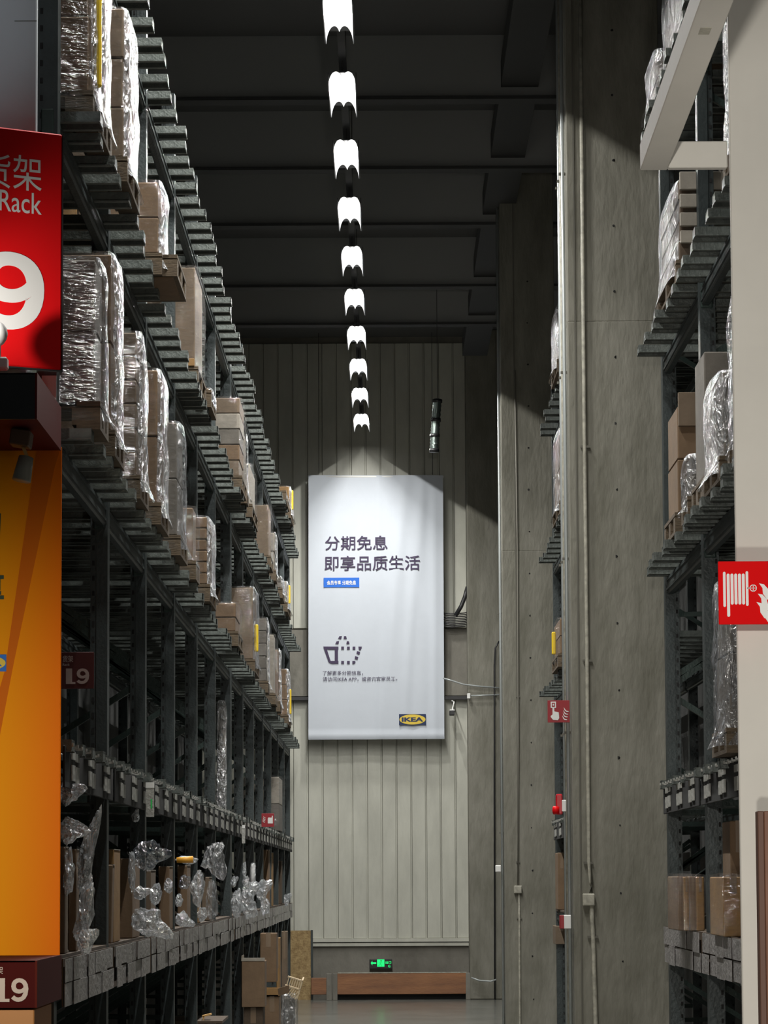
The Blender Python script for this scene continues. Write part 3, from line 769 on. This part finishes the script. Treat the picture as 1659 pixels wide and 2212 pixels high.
# hanging tags, small signs
def hangtag(label, px, py0, py1, X, w=.03, m=PAPER):
    a_ = atX(px, py0, X); b_ = atX(px, py1, X); t = thing('hanging_label', label, 'label', a_, None)
    h = a_.z-b_.z
    MB().box((-w/2, -.002, -h), (w/2, .002, -.03), .0015).build('card', m, t)
    MB().box((-w/2, -.004, -.03), (w/2, .012, 0)).build('holder', SW, t)
    return t
hangtag('white shelf tag with green marks hanging from the label rail', 324, 1690, 1765, -1.27, .045)
p = atX(326, 1722, -1.27)
MB().box((.004, -.004, -.03), (.012, -.0035, .02)).build('mark', mat('green_mark', (.02, .6, .12), .5), [o for o in C.objects if o.name.startswith('hanging_label')][0], loc=(0, 0, -.11))
hangtag('white tag hanging from the far label rail right of the tall upright', 526, 1782, 1822, -1.3, .03)

# ---------------------------------------------------------------- items on the floor at the far left
carton('front brown carton with a pale open lid at the far left', 522, 572, 2076, 2176, 23.4, .35, KB, flaps=True, tape=False)
carton('brown carton supporting the open lidded one', 526, 568, 2177, 2300, 23.45, .3, KK, zfloor=0.0)
carton('tall pale brown carton behind the open lidded one', 562, 597, 2016, 2122, 25.3, .3, KB)
carton('narrow brown carton beside the tall pale brown one', 597, 604, 2026, 2118, 25.9, .3, KO, zfloor=0.0)
carton('dark upright carton left of the open lidded one', 508, 520, 2040, 2170, 24.4, .3, KD, zfloor=0.0)
carton('brown carton with a taped seam at the foot of the far rack', 572, 603, 2152, 2300, 25.0, .35, KB, zfloor=0.0)
carton('dull carton in shade inside the far rack', 608, 620, 2012, 2080, 28.6, .3, KD, zfloor=0.0)
t = thing('cardboard_tray', 'open brown cardboard tray between two stacked cartons', 'tray', P(588, 2151, 24.98))
MB().box((-.08, 0, 0), (.07, .3, .008)).box((-.08, 0, 0), (.06, .008, .07)).box((-.08, .29, 0), (.06, .3, .07)).build('tray_body', KO, t)
MB().bar((.06, 0, .035), (.16, .2, .06), .006, .075).build('raised_side', KB, t)
t = thing('wooden_crate', 'small tilted pale wooden crate with slats sticking into the aisle', 'crate', P(627, 2150, 28.0), None, (.25, .3, 0))
for k in range(6):
    MB().box((-.075+k*.026, -.01, .11), (-.063+k*.026, .0, .2)).build('slat', CRATE, t)
    MB().box((-.06+k*.024, -.012, 0.0), (-.048+k*.024, -.002, .085), M=Matrix.Rotation(.35, 4, 'Y')).build('slat', CRATE, t)
MB().box((-.085, -.014, .195), (.09, .004, .21)).box((-.085, -.014, .09), (.09, .004, .105)).box((.075, -.014, -.01), (.09, .12, .21)).build('frame', CRATE, t)
t = thing('film_bundle', 'grey film bundle on the floor below the small crate', 'bundle', (-1.08, 28.1, 0))
shell(-.12, .06, 0, .25, 0, .42, .02, 77).build('film', FILMG, t, True)
MB().box((-.09, .03, 0), (.03, .22, .38), .01).build('content', KG, t)
t = thing('wooden_strip', 'small orange wooden scrap on the lowest left shelf', 'wood', P(447, 2195, 18.6))
MB().box((-.035, 0, 0), (.03, .1, .012), M=Matrix.Rotation(-.25, 4, 'Y')).box((-.03, 0, -.03), (-.02, .01, 0)).build('strip', mat('orange_wood', (.7, .42, .15), .6), t)
MB().box((-.3, -.1, -.05), (.12, .6, -.03)).build('support_board', KK, t)

# OSB board and crash rail at the wall
osb = MB().box((P(628, 2157, 35.8).x, 35.75, 0), (P(673, 2157, 35.8).x, 35.78, P(650, 2010, 35.8).z)).build('chipboard_sheet', OSB)
tag(osb, 'rough tan chipboard sheet standing at the end wall by the rack', 'board')
MB().box((P(672, 2157, 35.8).x-.0, 35.74, 0), (P(675, 2157, 35.8).x+.01, 35.79, P(650, 2009, 35.8).z)).build('edge_strip', STEEL, osb)
t = thing('crash_rail', 'orange brown wooden crash rail on steel posts along the end wall', 'rail', (0, 35.6, 0))
def zx(px, py): q = P(px, py, 35.6); return q.x, q.z
x0, z1 = zx(727, 2103); x1, z0 = zx(1008, 2147)
MB().box((x0, 0, z0), (x1, .06, z1), .006).build('plank', ORWOOD, t)
xa, _ = zx(672, 2110); xb, _ = zx(706, 2110)
MB().box((xa, 0, z0), (xb, .06, z1-.06), .006).build('plank', ORWOOD, t)
for (pa, pb_) in ((705, 717), (719, 729), (1006, 1018)):
    xa, zz = zx(pa, 2106); xb, _ = zx(pb_, 2106)
    MB().box((xa, .0-.03, 0), (xb, .09, z1+.0), .004).build('post', CONC2, t)
MB().box((x0, .1, 0), (x1, .12, z0+.02)).build('shadow_gap_sheet', DARK, t)  # black sheet standing in for the shade under the plank
MB().box((x0+.02, .0, z1+.001), (x1, .02, z1+.015)).build('top_strip', PIPE, t)

# exit sign
q0 = P(798, 2093, 35.9); q1 = P(847, 2072, 35.9); w, h = q1.x-q0.x, q1.z-q0.z
t = thing('exit_sign', 'lit green running man exit sign low on the end wall', 'sign', (q0.x, 35.92, q0.z))
MB().box((0, 0, 0), (w, .06, h), .004).build('housing', BLK, t)
GR = emit('exit_green', (.01, .85, .2), .85)
poly([(w*.06, h*.6), (w*.13, h*.85), (w*.13, h*.68), (w*.30, h*.68), (w*.30, h*.52), (w*.13, h*.52), (w*.13, h*.35)], GR, t, 'arrow')
poly([(w*.34, h*.22), (w*.66, h*.22), (w*.66, h*.97), (w*.34, h*.97)], GR, t, 'pictogram_panel')
man = MB()
for (ax, az, bx, bz, wd_) in ((.50, .70, .47, .48, .045), (.47, .50, .55, .40, .03), (.55, .40, .53, .26, .03), (.47, .50, .42, .38, .03), (.42, .38, .36, .36, .03), (.50, .68, .58, .62, .025), (.50, .68, .41, .62, .025)):
    man.bar((w*ax, -.004, h*az), (w*bx, -.004, h*bz), w*wd_*1.5, .002)
man.box((w*.49, -.005, h*.76), (w*.54, -.003, h*.90)); man.build('running_figure', BLK, t)
text('出口', GR, t, w*.70, h*.52, w*.26, h*.28, -.003, bold=.02)
text('G', GR, t, w*.82, h*.14, w*.1, h*.26, -.003, bold=.02)

# ---------------------------------------------------------------- hanging banner
BY = 35.72
q0 = P(668, 1598, BY); q1 = P(957, 1025, BY); bw, bh = q1.x-q0.x, q1.z-q0.z
t = thing('hanging_banner', 'large white cloth banner with dark lettering hanging on the end wall', 'banner', (q0.x, BY, q0.z))
b = MB(); nx, nz = 60, 90
def bdep(u, v):
    s_ = 0
    s_ += .020*math.exp(-((u-.86+.18*(1-v))/.045)**2)*(.3+.7*v) + .014*math.exp(-((u-.72+.2*(1-v))/.05)**2)
    s_ += .012*math.exp(-((u-.93)/.03)**2) + .008*math.sin(u*9+v*3)*(1-v) + .010*noise.noise(Vector((u*5, v*2.5, 1)))
    s_ += .012*abs(noise.noise(Vector((u*9, v*1.2, 4))))*(u > .5)
    if v < .03: s_ += .012*math.sin(v/.03*math.pi)
    return -s_*1.6
for j in range(nz+1):
    for i in range(nx+1):
        u, v = i/nx, j/nz
        b.v.append((u*bw + .012*(1-v)*(-1 if u < .5 else -.5), bdep(u, v), v*bh - .012*u*(v > .9)))
for j in range(nz):
    for i in range(nx):
        k = j*(nx+1)+i; b.f.append((k, k+1, k+nx+2, k+nx+1))
b.build('cloth', CLOTH, t, True)
MB().tube([(-.01, .02, bh-.02), (bw+.01, .02, bh-.03)], .018, 8).build('top_pole', SW, t, True)
MB().tube([(0, .02, .02), (bw, .02, .02)], .016, 8).build('bottom_pole', SW, t, True)
for x in (.15, bw-.15): MB().tube([(x, .02, bh), (x, .02, 9.62-q0.z)], .004, 5).build('cord', CBEAM, t)
def bp(px, py):
    q = P(px, py, BY-.06); return q.x-q0.x, q.z-q0.z
def btext(s, px0, py1, px1, py0, m=INK, bold=0.01, name='lettering', dy=-.062):
    x0_, z0_ = bp(px0, py1); x1_, z1_ = bp(px1, py0)
    return text(s, m, t, x0_, z0_, x1_-x0_, z1_-z0_, dy, name, bold)
btext('分期免息', 702, 1188, 837, 1156)
btext('即享品质生活', 701, 1232, 907, 1199)
x0, z0 = bp(699, 1268); x1, z1 = bp(776, 1247)
poly([(x0, z0), (x1, z0), (x1, z1), (x0, z1)], BLUE, t, 'blue_tag', -.060)
btext('会员专享 分期免息', 706, 1263, 769, 1253, SW, .02, dy=-.064)
btext('了解更多分期信息，', 697, 1458, 784, 1448, bold=.004)
btext('请访问IKEA APP，或咨询宜家员工。', 697, 1471, 858, 1461, bold=.004)
# basket symbol: solid left third, dashed rest
def bpoly(pts, m=INK, name='basket_mark', y=-.060): return poly([bp(*p) for p in pts], m, t, name, y)
bpoly([(698, 1396), (731, 1396), (731, 1402), (706, 1402), (714, 1427), (731, 1427), (731, 1433), (716, 1433), (710, 1430)], name='basket_outline')
bpoly([(723, 1400), (730, 1400), (730, 1430), (723, 1430)], name='basket_bar')
for x in (737, 749.5, 761.5): bpoly([(x, 1396), (x+6, 1396), (x+6, 1402), (x, 1402)])
bpoly([(774, 1396), (782, 1396), (779, 1403), (775, 1403)])
for x in (737, 749.5): bpoly([(x, 1427), (x+6, 1427), (x+6, 1433), (x, 1433)])
bpoly([(761, 1427), (767, 1427), (768, 1430), (765, 1433), (761, 1433)])
for (x, y) in ((774, 1409), (770, 1420)): bpoly([(x-3, y-3.5), (x+4, y-1.5), (x+2, y+4), (x-4, y+2)])
for (x, y, a_) in ((728, 1387, -1), (752, 1387, 1), (734, 1376, -1), (746, 1376, 1)):
    bpoly([(x-4, y+3), (x+3, y+3), (x+3-1.5*a_, y-2.5), (x-2-1.0*a_, y-2.5)])
x0, z0 = bp(862, 1566); x1, z1 = bp(920, 1542)
poly([(x0, z0), (x1, z0), (x1, z1), (x0, z1)], NAVY, t, 'logo_field', -.060)
cx, cz = (x0+x1)/2, (z0+z1)/2
poly([(cx+(x1-x0)*.485*math.cos(2*math.pi*k/36), cz+(z1-z0)*.46*math.sin(2*math.pi*k/36)) for k in range(36)], LOGOY, t, 'logo_oval', -.062)
text('IKEA', NAVY, t, cx-(x1-x0)*.40, cz-(z1-z0)*.2, (x1-x0)*.8, (z1-z0)*.4, -.0655, 'logo_lettering', .045)

for o in list(t.children):
    if o.name.split('.')[0] in ('cloth', 'top_pole', 'bottom_pole', 'cord'): continue
    for v in o.data.vertices:
        v.co.y = (bdep(cx/bw, cz/bh) - .016 if o.name.startswith('logo') else bdep(v.co.x/bw, v.co.z/bh)) - .009 + (v.co.y + .058)
    o.data.update()

# cctv camera, cable bundle, conduits, duct near the end wall
t = thing('security_camera', 'small dark security camera hanging on a bracket right of the banner', 'camera', P(977, 1540, 35.6))
MB().box((-.04, -.06, -.035), (.035, .12, .03), .008).build('body', BLK, t)
MB().box((-.038, -.05, .03), (.033, .1, .045), .003).build('hood', SW, t)
MB().bar((0, 0, .04), (.03, .1, .16), .014, .014).bar((.03, .1, .16), (0, .3, .2), .014, .014).build('bracket', SW, t)
t = thing('cable_bundle', 'sagging bundle of black cables in the corner right of the banner', 'cable', P(985, 1340, 35.8))
for k in range(9):
    z = -.09+.024*k
    MB().tube([(-.3, .0, z+random.uniform(-.02, .02)), (-.05, -.03, z-.01), (.12, -.02, z), (.22, .02, z+.03)], .009, 6).build('cable', BLK, t, True)
conduit('thick black cable rising in the corner above the cable bundle', [P(984, 1330, 35.7), P(996, 1310, 35.7), P(1004, 1290, 35.7), P(1010, 1268, 35.7)], .03, BLK, name='cable', cat='cable')
conduit('pale curved conduit from the banner to the corner column', [P(x, y, 35.5) for x, y in ((957, 1465), (975, 1470), (1000, 1478), (1030, 1482), (1078, 1486))], .011, PIPEG)
conduit('straight pale conduit under the curved one at the corner column', [P(x, y, 35.5) for x, y in ((1010, 1503), (1078, 1501))], .011, PIPEG)
jbox('tiny white box at the end of the straight conduit', 1009, 1498, 1016, 1510, 35.5, .04, SW)
conduit('pale conduit near the floor at the corner column', [P(x, y, 35.4) for x, y in ((1018, 2112), (1035, 2118), (1060, 2120), (1072, 2116))], .012, PIPEG)
t = thing('flexible_duct', 'short ribbed foil duct hanging in the dark above the banner corner', 'duct', P(940, 972, 31.0))
pts = [P(x, y, 31.0)-t.location for x, y in ((938, 975), (938, 960), (940, 930), (942, 900), (945, 862))]
b = MB()
path = []; rad = []
for i in range(33):
    f = i/32*(len(pts)-1); k = min(int(f), len(pts)-2); q = pts[k].lerp(pts[k+1], f-k); path.append(q); rad.append(.05 + (.008 if i % 2 else 0))
b.tube(path, rad, 14).build('duct_body', mat('dull_foil', (.25, .3, .28), .3, .8), t, True)
MB().tube([path[-1], Vector((path[-1].x, 0, 9.62-t.location.z))], .004, 5).build('cord', CBEAM, t)
for f in (1, 13, 22, 31):
    MB().tube([path[f]-Vector((0, 0, .02)), path[f]+Vector((0, 0, .02))], .063, 14).build('clamp_ring', BLK, t, True)

# ---------------------------------------------------------------- signs and boxes on the nearer column
def flames(t, m, x0, z0, w, h, y=-.004, n=4):
    for k in range(n):
        zz = z0 + h*.22*k; s_ = 1 - .16*k
        L = []; Rr = []
        for i in range(9):
            f = i/8
            cx_ = x0 + w*(.15*k/ n) + w*(1-(1-f)**1.0*1.0)*0 + w*(f*.85*s_ + .1*k)
            cz_ = zz + h*.30*math.sin(f*1.6)*s_*(1) - h*.10*f*0 + h*.02
            th = h*.055*math.sin(math.pi*(f*.85+.1))
            L.append((x0+w-(cx_-x0), cz_+ .0 + h*.25*(1-f)*0 + th)); Rr.append((x0+w-(cx_-x0), cz_-th))
        poly(L + Rr[::-1], m, t, 'flame', y)
Y = 17.05
q0 = P(1182, 1562, Y); q1 = P(1229, 1514, Y); w, h = q1.x-q0.x, q1.z-q0.z
t = thing('fire_alarm_sign', 'red flag sign with a pressing hand and flames on the nearer column', 'sign', (q0.x, Y-.06, q0.z))
MB().box((0, 0, 0), (w, .004, h), .001).build('plate', REDD, t)
MB().box((w*.14, -.0015, h*.66), (w*.38, 0, h*.94)).build('button_frame', SW, t)
MB().box((w*.19, -.003, h*.71), (w*.33, -.001, h*.89)).build('button_inner', REDD, t)
MB().box((w*.23, -.004, h*.76), (w*.29, -.002, h*.84)).build('button_dot', SW, t)
poly([(w*.14, h*.30), (w*.22, h*.36), (w*.22, h*.66), (w*.30, h*.66), (w*.30, h*.50), (w*.50, h*.46), (w*.52, h*.20), (w*.46, h*.10), (w*.24, h*.12), (w*.14, h*.24)], SW, t, 'hand', -.001)
def flame_set(t, x0, z0, w, h, m, n=4):
    for k in range(n):
        pts = []; z = z0 + h*k/n*.95; xo = x0 + w*.10*k; s_ = h*.42
        up = [(1.0, .0), (.62, .05), (.38, .22), (.22, .48), (0.0, .80)]
        lo = [(.12, .30), (.30, .02), (.55, -.14), (1.0, -.16)]
        pts = [(xo + w*.9*a_, z + s_*b_) for a_, b_ in up] + [(xo + w*.9*a_, z + s_*b_) for a_, b_ in lo]
        poly(pts, m, t, 'flame', -.001)
flame_set(t, w*.66, h*.14, w*.24, h*.52, SW)
t = thing('alarm_sounder', 'small red alarm sounder on the aisle side of the nearer column', 'alarm', P(1207, 1760, 17.0))
MB().box((-.02, -.03, .0), (.025, .03, .14), .008).build('housing', mat('alarm_red', (.5, .01, .02), .25), t)
MB().tube([(-.035, -.02, .03), (.0, -.035, .03)], [.03, .024], 12).build('horn', RED, t, True)
MB().box((.02, -.03, .02), (.05, .02, .10), .004).build('white_base', SW, t)
t = thing('call_point_box', 'red and white box low on the aisle side of the nearer column', 'box', P(1218, 2006, 17.0))
MB().box((-.028, -.03, 0), (.0, .04, .09), .003).build('red_side', REDD, t)
MB().box((0, -.034, 0), (.048, .04, .092), .004).build('white_cover', SW, t)

# small fire sign on the far left rack, rack number plate
Y = 24.3
q0 = P(565, 1786, Y); q1 = P(592, 1757, Y); w, h = q1.x-q0.x, q1.z-q0.z
t = thing('hose_reel_sign', 'small dark red hose reel sign on the far left rack', 'sign', (q0.x, Y, q0.z))
MB().box((0, 0, 0), (w, .004, h), .001).build('plate', REDD, t)
poly([(w*.5, h*.25), (w*.9, h*.25), (w*.9, h*.8), (w*.85, h*.85), (w*.8, h*.68), (w*.55, h*.7), (w*.5, h*.6)], SW, t, 'reel', -.001)
flame_set(t, w*.08, h*.35, w*.22, h*.45, SW)
def rack_plate(label, q0, w, h, y, mfield, txt, cn=True, digits=(.16, .06, .8, .48), yaw=0, name='rack_number_sign', side=None):
    pass
Y = 11.2
q0 = P(126, 1488, Y); q1 = P(203, 1408, Y); w, h = q1.x-q0.x, q1.z-q0.z
t = thing('rack_number_sign', 'small dark red plate reading rack 19 beside the orange banner', 'sign', (q0.x, Y, q0.z))
MB().box((0, 0, 0), (w, .01, h), .002).build('plate', mat('dark_red_plate', (.07, .01, .012), .5), t)  # very dark red plate
DW = mat('dull_white_print', (.45, .36, .34), .6)
text('货架', DW, t, w*.12, h*.72, w*.30, h*.18, -.002, bold=.01)
text('Rack', DW, t, w*.12, h*.62, w*.2, h*.07, -.002, bold=.01)
nineteen(DW, t, w*.2, h*.13, w*.67, h*.42, -.002)

# ---------------------------------------------------------------- near left end panels
YE = 9.8
def ex(px, py, Y=YE): q = P(px, py, Y); return q.x, q.z
x1, z0 = ex(78, 292, 9.95); x0 = x1-1.6; z1 = 6.0
t = thing('end_panel', 'plain greyish white board above the big red rack sign', 'panel', (x0, 9.95, z0-.3))
MB().box((0, 0, 0), (x1-x0, .04, z1-z0+.3), .004).build('board', WHITE2, t)
zc = ex(70, 46, 9.95)[1]-(z0-.3)
MB().box((x1-x0-.09, -.001, zc), (x1-x0, .001, zc+.003)).build('seam', SEAM, t)
# red sign, turned about its right edge
q = P(133, 800, 9.75); qt = P(134, 290, 9.75)
yaw = math.radians(-24)
t = thing('rack_sign', 'big glossy red sign with the white number nineteen, Chinese characters and Rack', 'sign', (q.x, 9.75, q.z), None, (0, 0, -yaw))
h = qt.z-q.z; w = 1.02
MB().box((-w, 0, 0), (0, .012, h), .006).build('plate', RED, t)
MB().box((-w-.002, -.002, -.006), (.004, .016, 0)).box((0, -.002, -.006), (.004, .016, h)).build('edging', BLK, t)
k = 9.72/F/math.cos(yaw)
def rs(px, py): return (px-133)*k, (800-py)*k*math.cos(yaw)
def rtext(s, px0, py1, px1, py0, m=SW, bold=.0):
    a_ = rs(px0, py1); b_ = rs(px1, py0); return text(s, m, t, a_[0], a_[1], b_[0]-a_[0], b_[1]-a_[1], -.002, bold=bold)
rtext('货架', -33, 408, 90, 330)
rtext('Rack', 3, 459, 90, 412, bold=.004)
a_ = rs(-152, 720); b_ = rs(96, 548); nineteen(SW, t, a_[0], a_[1], b_[0]-a_[0], b_[1]-a_[1], -.003)
# projecting box
def pbox(label, name, py_top, py_bot, mfront, mside):
    xr, zt_ = ex(78, py_top, 9.1); _, zb_ = ex(78, py_bot, 9.1)
    t = thing(name, label, 'box', (xr, 9.1, zb_))
    MB().box((-1.2, 0, 0), (-.004, .012, zt_-zb_)).build('front', mfront, t)
    MB().box((-.004, .0, 0), (.004, .68, zt_-zb_)).build('side', mside, t)
    MB().box((-1.2, .0, zt_-zb_-.006), (-.004, .68, zt_-zb_-.001)).box((-1.2, .012, .001), (-.004, .68, .006)).build('top', mside, t)
    return t, zt_-zb_
pbox('dark box projecting under the big red sign', 'projecting_box', 805, 905, BLK, MAROON)
t, h = pbox('projecting box at the lower left reading nineteen', 'number_box', 2075, 2177, mat('box_front_red', (.05, .004, .004), .8, spec=.1), mat('box_side_red', (.07, .009, .006), .8, spec=.1))
k = 9.08/F
nineteen(DW, t, -86*k, h*.13, 70*k, h*.50, -.004)
text('货架', DW, t, -105*k, h*.72, 34*k, h*.16, -.004)
# orange banner and its print
xr, zb_ = ex(129, 2075); _, zt_ = ex(131, 965)
t = thing('orange_banner', 'tall glowing orange banner at the left edge below the dark box', 'banner', (xr, YE, zb_))
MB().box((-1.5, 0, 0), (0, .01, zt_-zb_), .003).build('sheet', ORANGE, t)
h = zt_-zb_
def ob(px, py): q = P(px, py, YE-.002); return q.x-xr, q.z-zb_
STR = mat('banner_stripe', (.60, .13, .006), .6, spec=.08)  # darker diagonal stripe over the orange sheet
poly([ob(*p) for p in ((10, 1450), (-120, 1900), (-60, 1900), (30, 1430), (118, 1010), (131, 966), (80, 966))], STR, t, 'diagonal_stripe', -.001, .001)
a_ = ob(-62, 1178); b_ = ob(2, 1095); text('的', mat('print_green_black', (.02, .05, .03), .6), t, a_[0], a_[1], b_[0]-a_[0], b_[1]-a_[1], -.004, bold=.02)
a_ = ob(-62, 1295); b_ = ob(9, 1219); text('量', MATS['print_green_black'], t, a_[0], a_[1], b_[0]-a_[0], b_[1]-a_[1], -.004, bold=.02)
a_ = ob(-78, 1451); b_ = ob(14, 1414); x0, z0, x1, z1 = a_[0], a_[1], b_[0], b_[1]
poly([(x0, z0), (x1, z0), (x1, z1), (x0, z1)], BLUE, t, 'logo_field', -.003)
cx, cz = (x0+x1)/2, (z0+z1)/2
poly([(cx+(x1-x0)*.485*math.cos(2*math.pi*k_/36), cz+(z1-z0)*.46*math.sin(2*math.pi*k_/36)) for k_ in range(36)], LOGOY, t, 'logo_oval', -.0055)
text('IKEA', BLUE, t, cx-(x1-x0)*.40, cz-(z1-z0)*.2, (x1-x0)*.8, (z1-z0)*.4, -.009, 'logo_lettering', .045)
# orange pillar under the number box
xr, zz = ex(73, 2180, 9.12)
o = MB().box((xr-1.2, 9.13, 0), (xr, 9.6, zz), .004).build('orange_plinth', mat('plinth_orange', (.42, .18, .06), .6)); tag(o, 'dull orange plinth under the lower nineteen box', 'plinth')
# spotlight on the dark box and the hanging one under it
t = thing('clip_spotlight', 'white clip on spotlight at the left edge before the red sign', 'spotlight', P(4, 798, 9.3))
MB().box((-.05, -.02, 0), (.022, .03, .045), .006).build('clamp', SW, t)
MB().tube([(-.01, 0, .04), (-.01, 0, .09)], .006, 8).build('stem', PIPEG, t)
b = MB(); n = 16
for j in range(9):
    ph = math.pi*j/8
    for k_ in range(n): b.v.append((-.03+.052*math.sin(ph)*math.cos(2*math.pi*k_/n), .04*math.sin(ph)*math.sin(2*math.pi*k_/n), .135+.052*math.cos(ph)))
for j in range(8):
    for k_ in range(n): b.f.append((j*n+k_, (j+1)*n+k_, (j+1)*n+(k_+1) % n, j*n+(k_+1) % n))
b.build('head', SW, t, True)
t = thing('hanging_spotlight', 'brown and grey track spotlight hanging under the dark box', 'spotlight', P(50, 948, 9.3))
MB().box((-.045, -.04, -.03), (.03, .05, .03), .004, M=Matrix.Rotation(.15, 4, 'Y')).build('gear_box', mat('brown_metal', (.10, .055, .03), .6), t)
MB().bar((.0, 0, -.03), (.018, 0, -.075), .012, .012).build('joint', mat('brass', (.6, .35, .12), .3, .8), t)
MB().tube([(.012, 0, -.07), (-.004, -.01, -.16)], [.028, .036], 14).build('lamp_head', mat('grey_lamp', (.25, .24, .2), .5), t, True)
# steel bracket behind
t = thing('steel_bracket', 'perforated steel bracket behind the dark box under the red sign', 'bracket', P(95, 940, 10.27))
MB().box((-.01, 0, -.1), (.05, .01, .25)).build('plate', PIPEG, t)

# ---------------------------------------------------------------- near right: white panel, overhead frame, hose sign, brown board
YP = 7.5
t = thing('white_pillar_panel', 'broad warm white painted panel at the right edge of the view', 'panel', (P(1600, 1900, YP).x, YP, 0))
MB().box((0, 0, 0), (1.6, .02, 9.4), .003).build('panel_body', WHITE, t)
Z = P(1385, 362, YP+.0).z
xa = P(1385, 362, YP).x
zt_ = Z
t = thing('overhead_frame', 'white boxed overhead frame running towards the camera at the upper right', 'frame', (xa, YP, zt_))
X0 = 0; X1 = P(1444, 362, YP).x - xa
hf = P(1385, 305, YP).z - zt_
MB().box((X0, -4.5, 0), (X1, .03, hf), .003).build('side_beam', WHITE, t)
MB().box((X1, 0, 0), (P(1573, 335, YP).x - xa-.002, .03, hf), .003).build('cross_beam', WHITE, t)
for px, py, l_ in ((1520, 73, .012),):
    q = P(px, py, 6.0); yy = (zt_-CZ)/((q.z-CZ)/6.0)
    xx = q.x/6.0*yy
    MB().box((xx-.014-xa, yy-YP-.05, -.002), (xx+.014-xa, yy-YP+.0, -.001)).build('sticker', PIPE, t)
# hose reel sign
YS = 7.35
q0 = P(1553, 1349, YS); q1 = P(1659, 1212, YS); w, h = q1.x-q0.x, q1.z-q0.z
t = thing('hose_reel_sign', 'bright red hose reel sign with flames fixed over the edge of the white panel', 'sign', (q0.x, YS, q0.z))
MB().box((0, 0, 0), (w*1.35, .006, h), .0015).build('plate', mat('bright_sign_red', (.72, .003, .004), .6, spec=.06), t)
u = w/106
def sp(px, py): return (px-1553)*u, (1349-py)*u
def rod(px, py0, py1, wd_=5.5):
    x_, z1_ = sp(px, py0); _, z0_ = sp(px, py1); r = wd_*u/2
    pts = [(x_+r*math.cos(math.pi*i/8), z1_-r+r*math.sin(math.pi*i/8)) for i in range(9)] + [(x_-r*math.cos(math.pi*i/8), z0_+r-r*math.sin(math.pi*i/8)) for i in range(9)]
    poly(pts, SW, t, 'reel_bar', -.001)
rod(1565.5, 1237, 1312); rod(1613.5, 1236, 1310)
for i in range(5): rod(1574+8*i-.3, 1241, 1333 if i == 0 else 1307, 6.2)
b = MB(); cx, cz = sp(1626.5, 1272)
ring = [(cx+7.6*u*math.cos(2*math.pi*i/24), cz+7.6*u*math.sin(2*math.pi*i/24)) for i in range(24)]
rin = [(cx+5.9*u*math.cos(2*math.pi*i/24), cz+5.9*u*math.sin(2*math.pi*i/24)) for i in range(24)]
for i in range(24): b.prism([ring[i], ring[(i+1) % 24], rin[(i+1) % 24], rin[i]], 'y', -.001, -.003)
b.box((cx-7*u, -.003, cz-.7*u), (cx+7*u, -.001, cz+.7*u)).box((cx-.7*u, -.003, cz-7*u), (cx+.7*u, -.001, cz+7*u)).box((cx-13*u, -.003, cz-1*u), (cx-7*u, -.001, cz+1*u))
b.build('valve_wheel', SW, t)
for k_ in range(4):
    dx, dy = (3, 0, -3, 7)[k_], (0, 22, 40, 52)[k_]
    pts = [(1636, 1262), (1646, 1264), (1655, 1274), (1657, 1284), (1665, 1293), (1665, 1300), (1652, 1296), (1644, 1284), (1643, 1272)]
    poly([sp(x+dx, y+dy) for x, y in pts if y+dy < 1346 or True][:9], SW, t, 'flame', -.001-.0001*k_)
# brown board
t = thing('brown_door_board', 'brown wooden board with a dark edge at the lower right corner', 'board', (P(1628, 1900, 7.4).x, 7.3, 0))
zt_ = P(1628, 1752, 7.3).z
MB().box((0, 0, 0), (.018, .05, zt_), .002).build('edge_strip', mat('brown_edge', (.12, .055, .035), .6), t)
MB().box((.019, .003, 0), (.6, .05, zt_), .002).build('board', BROWNB, t)
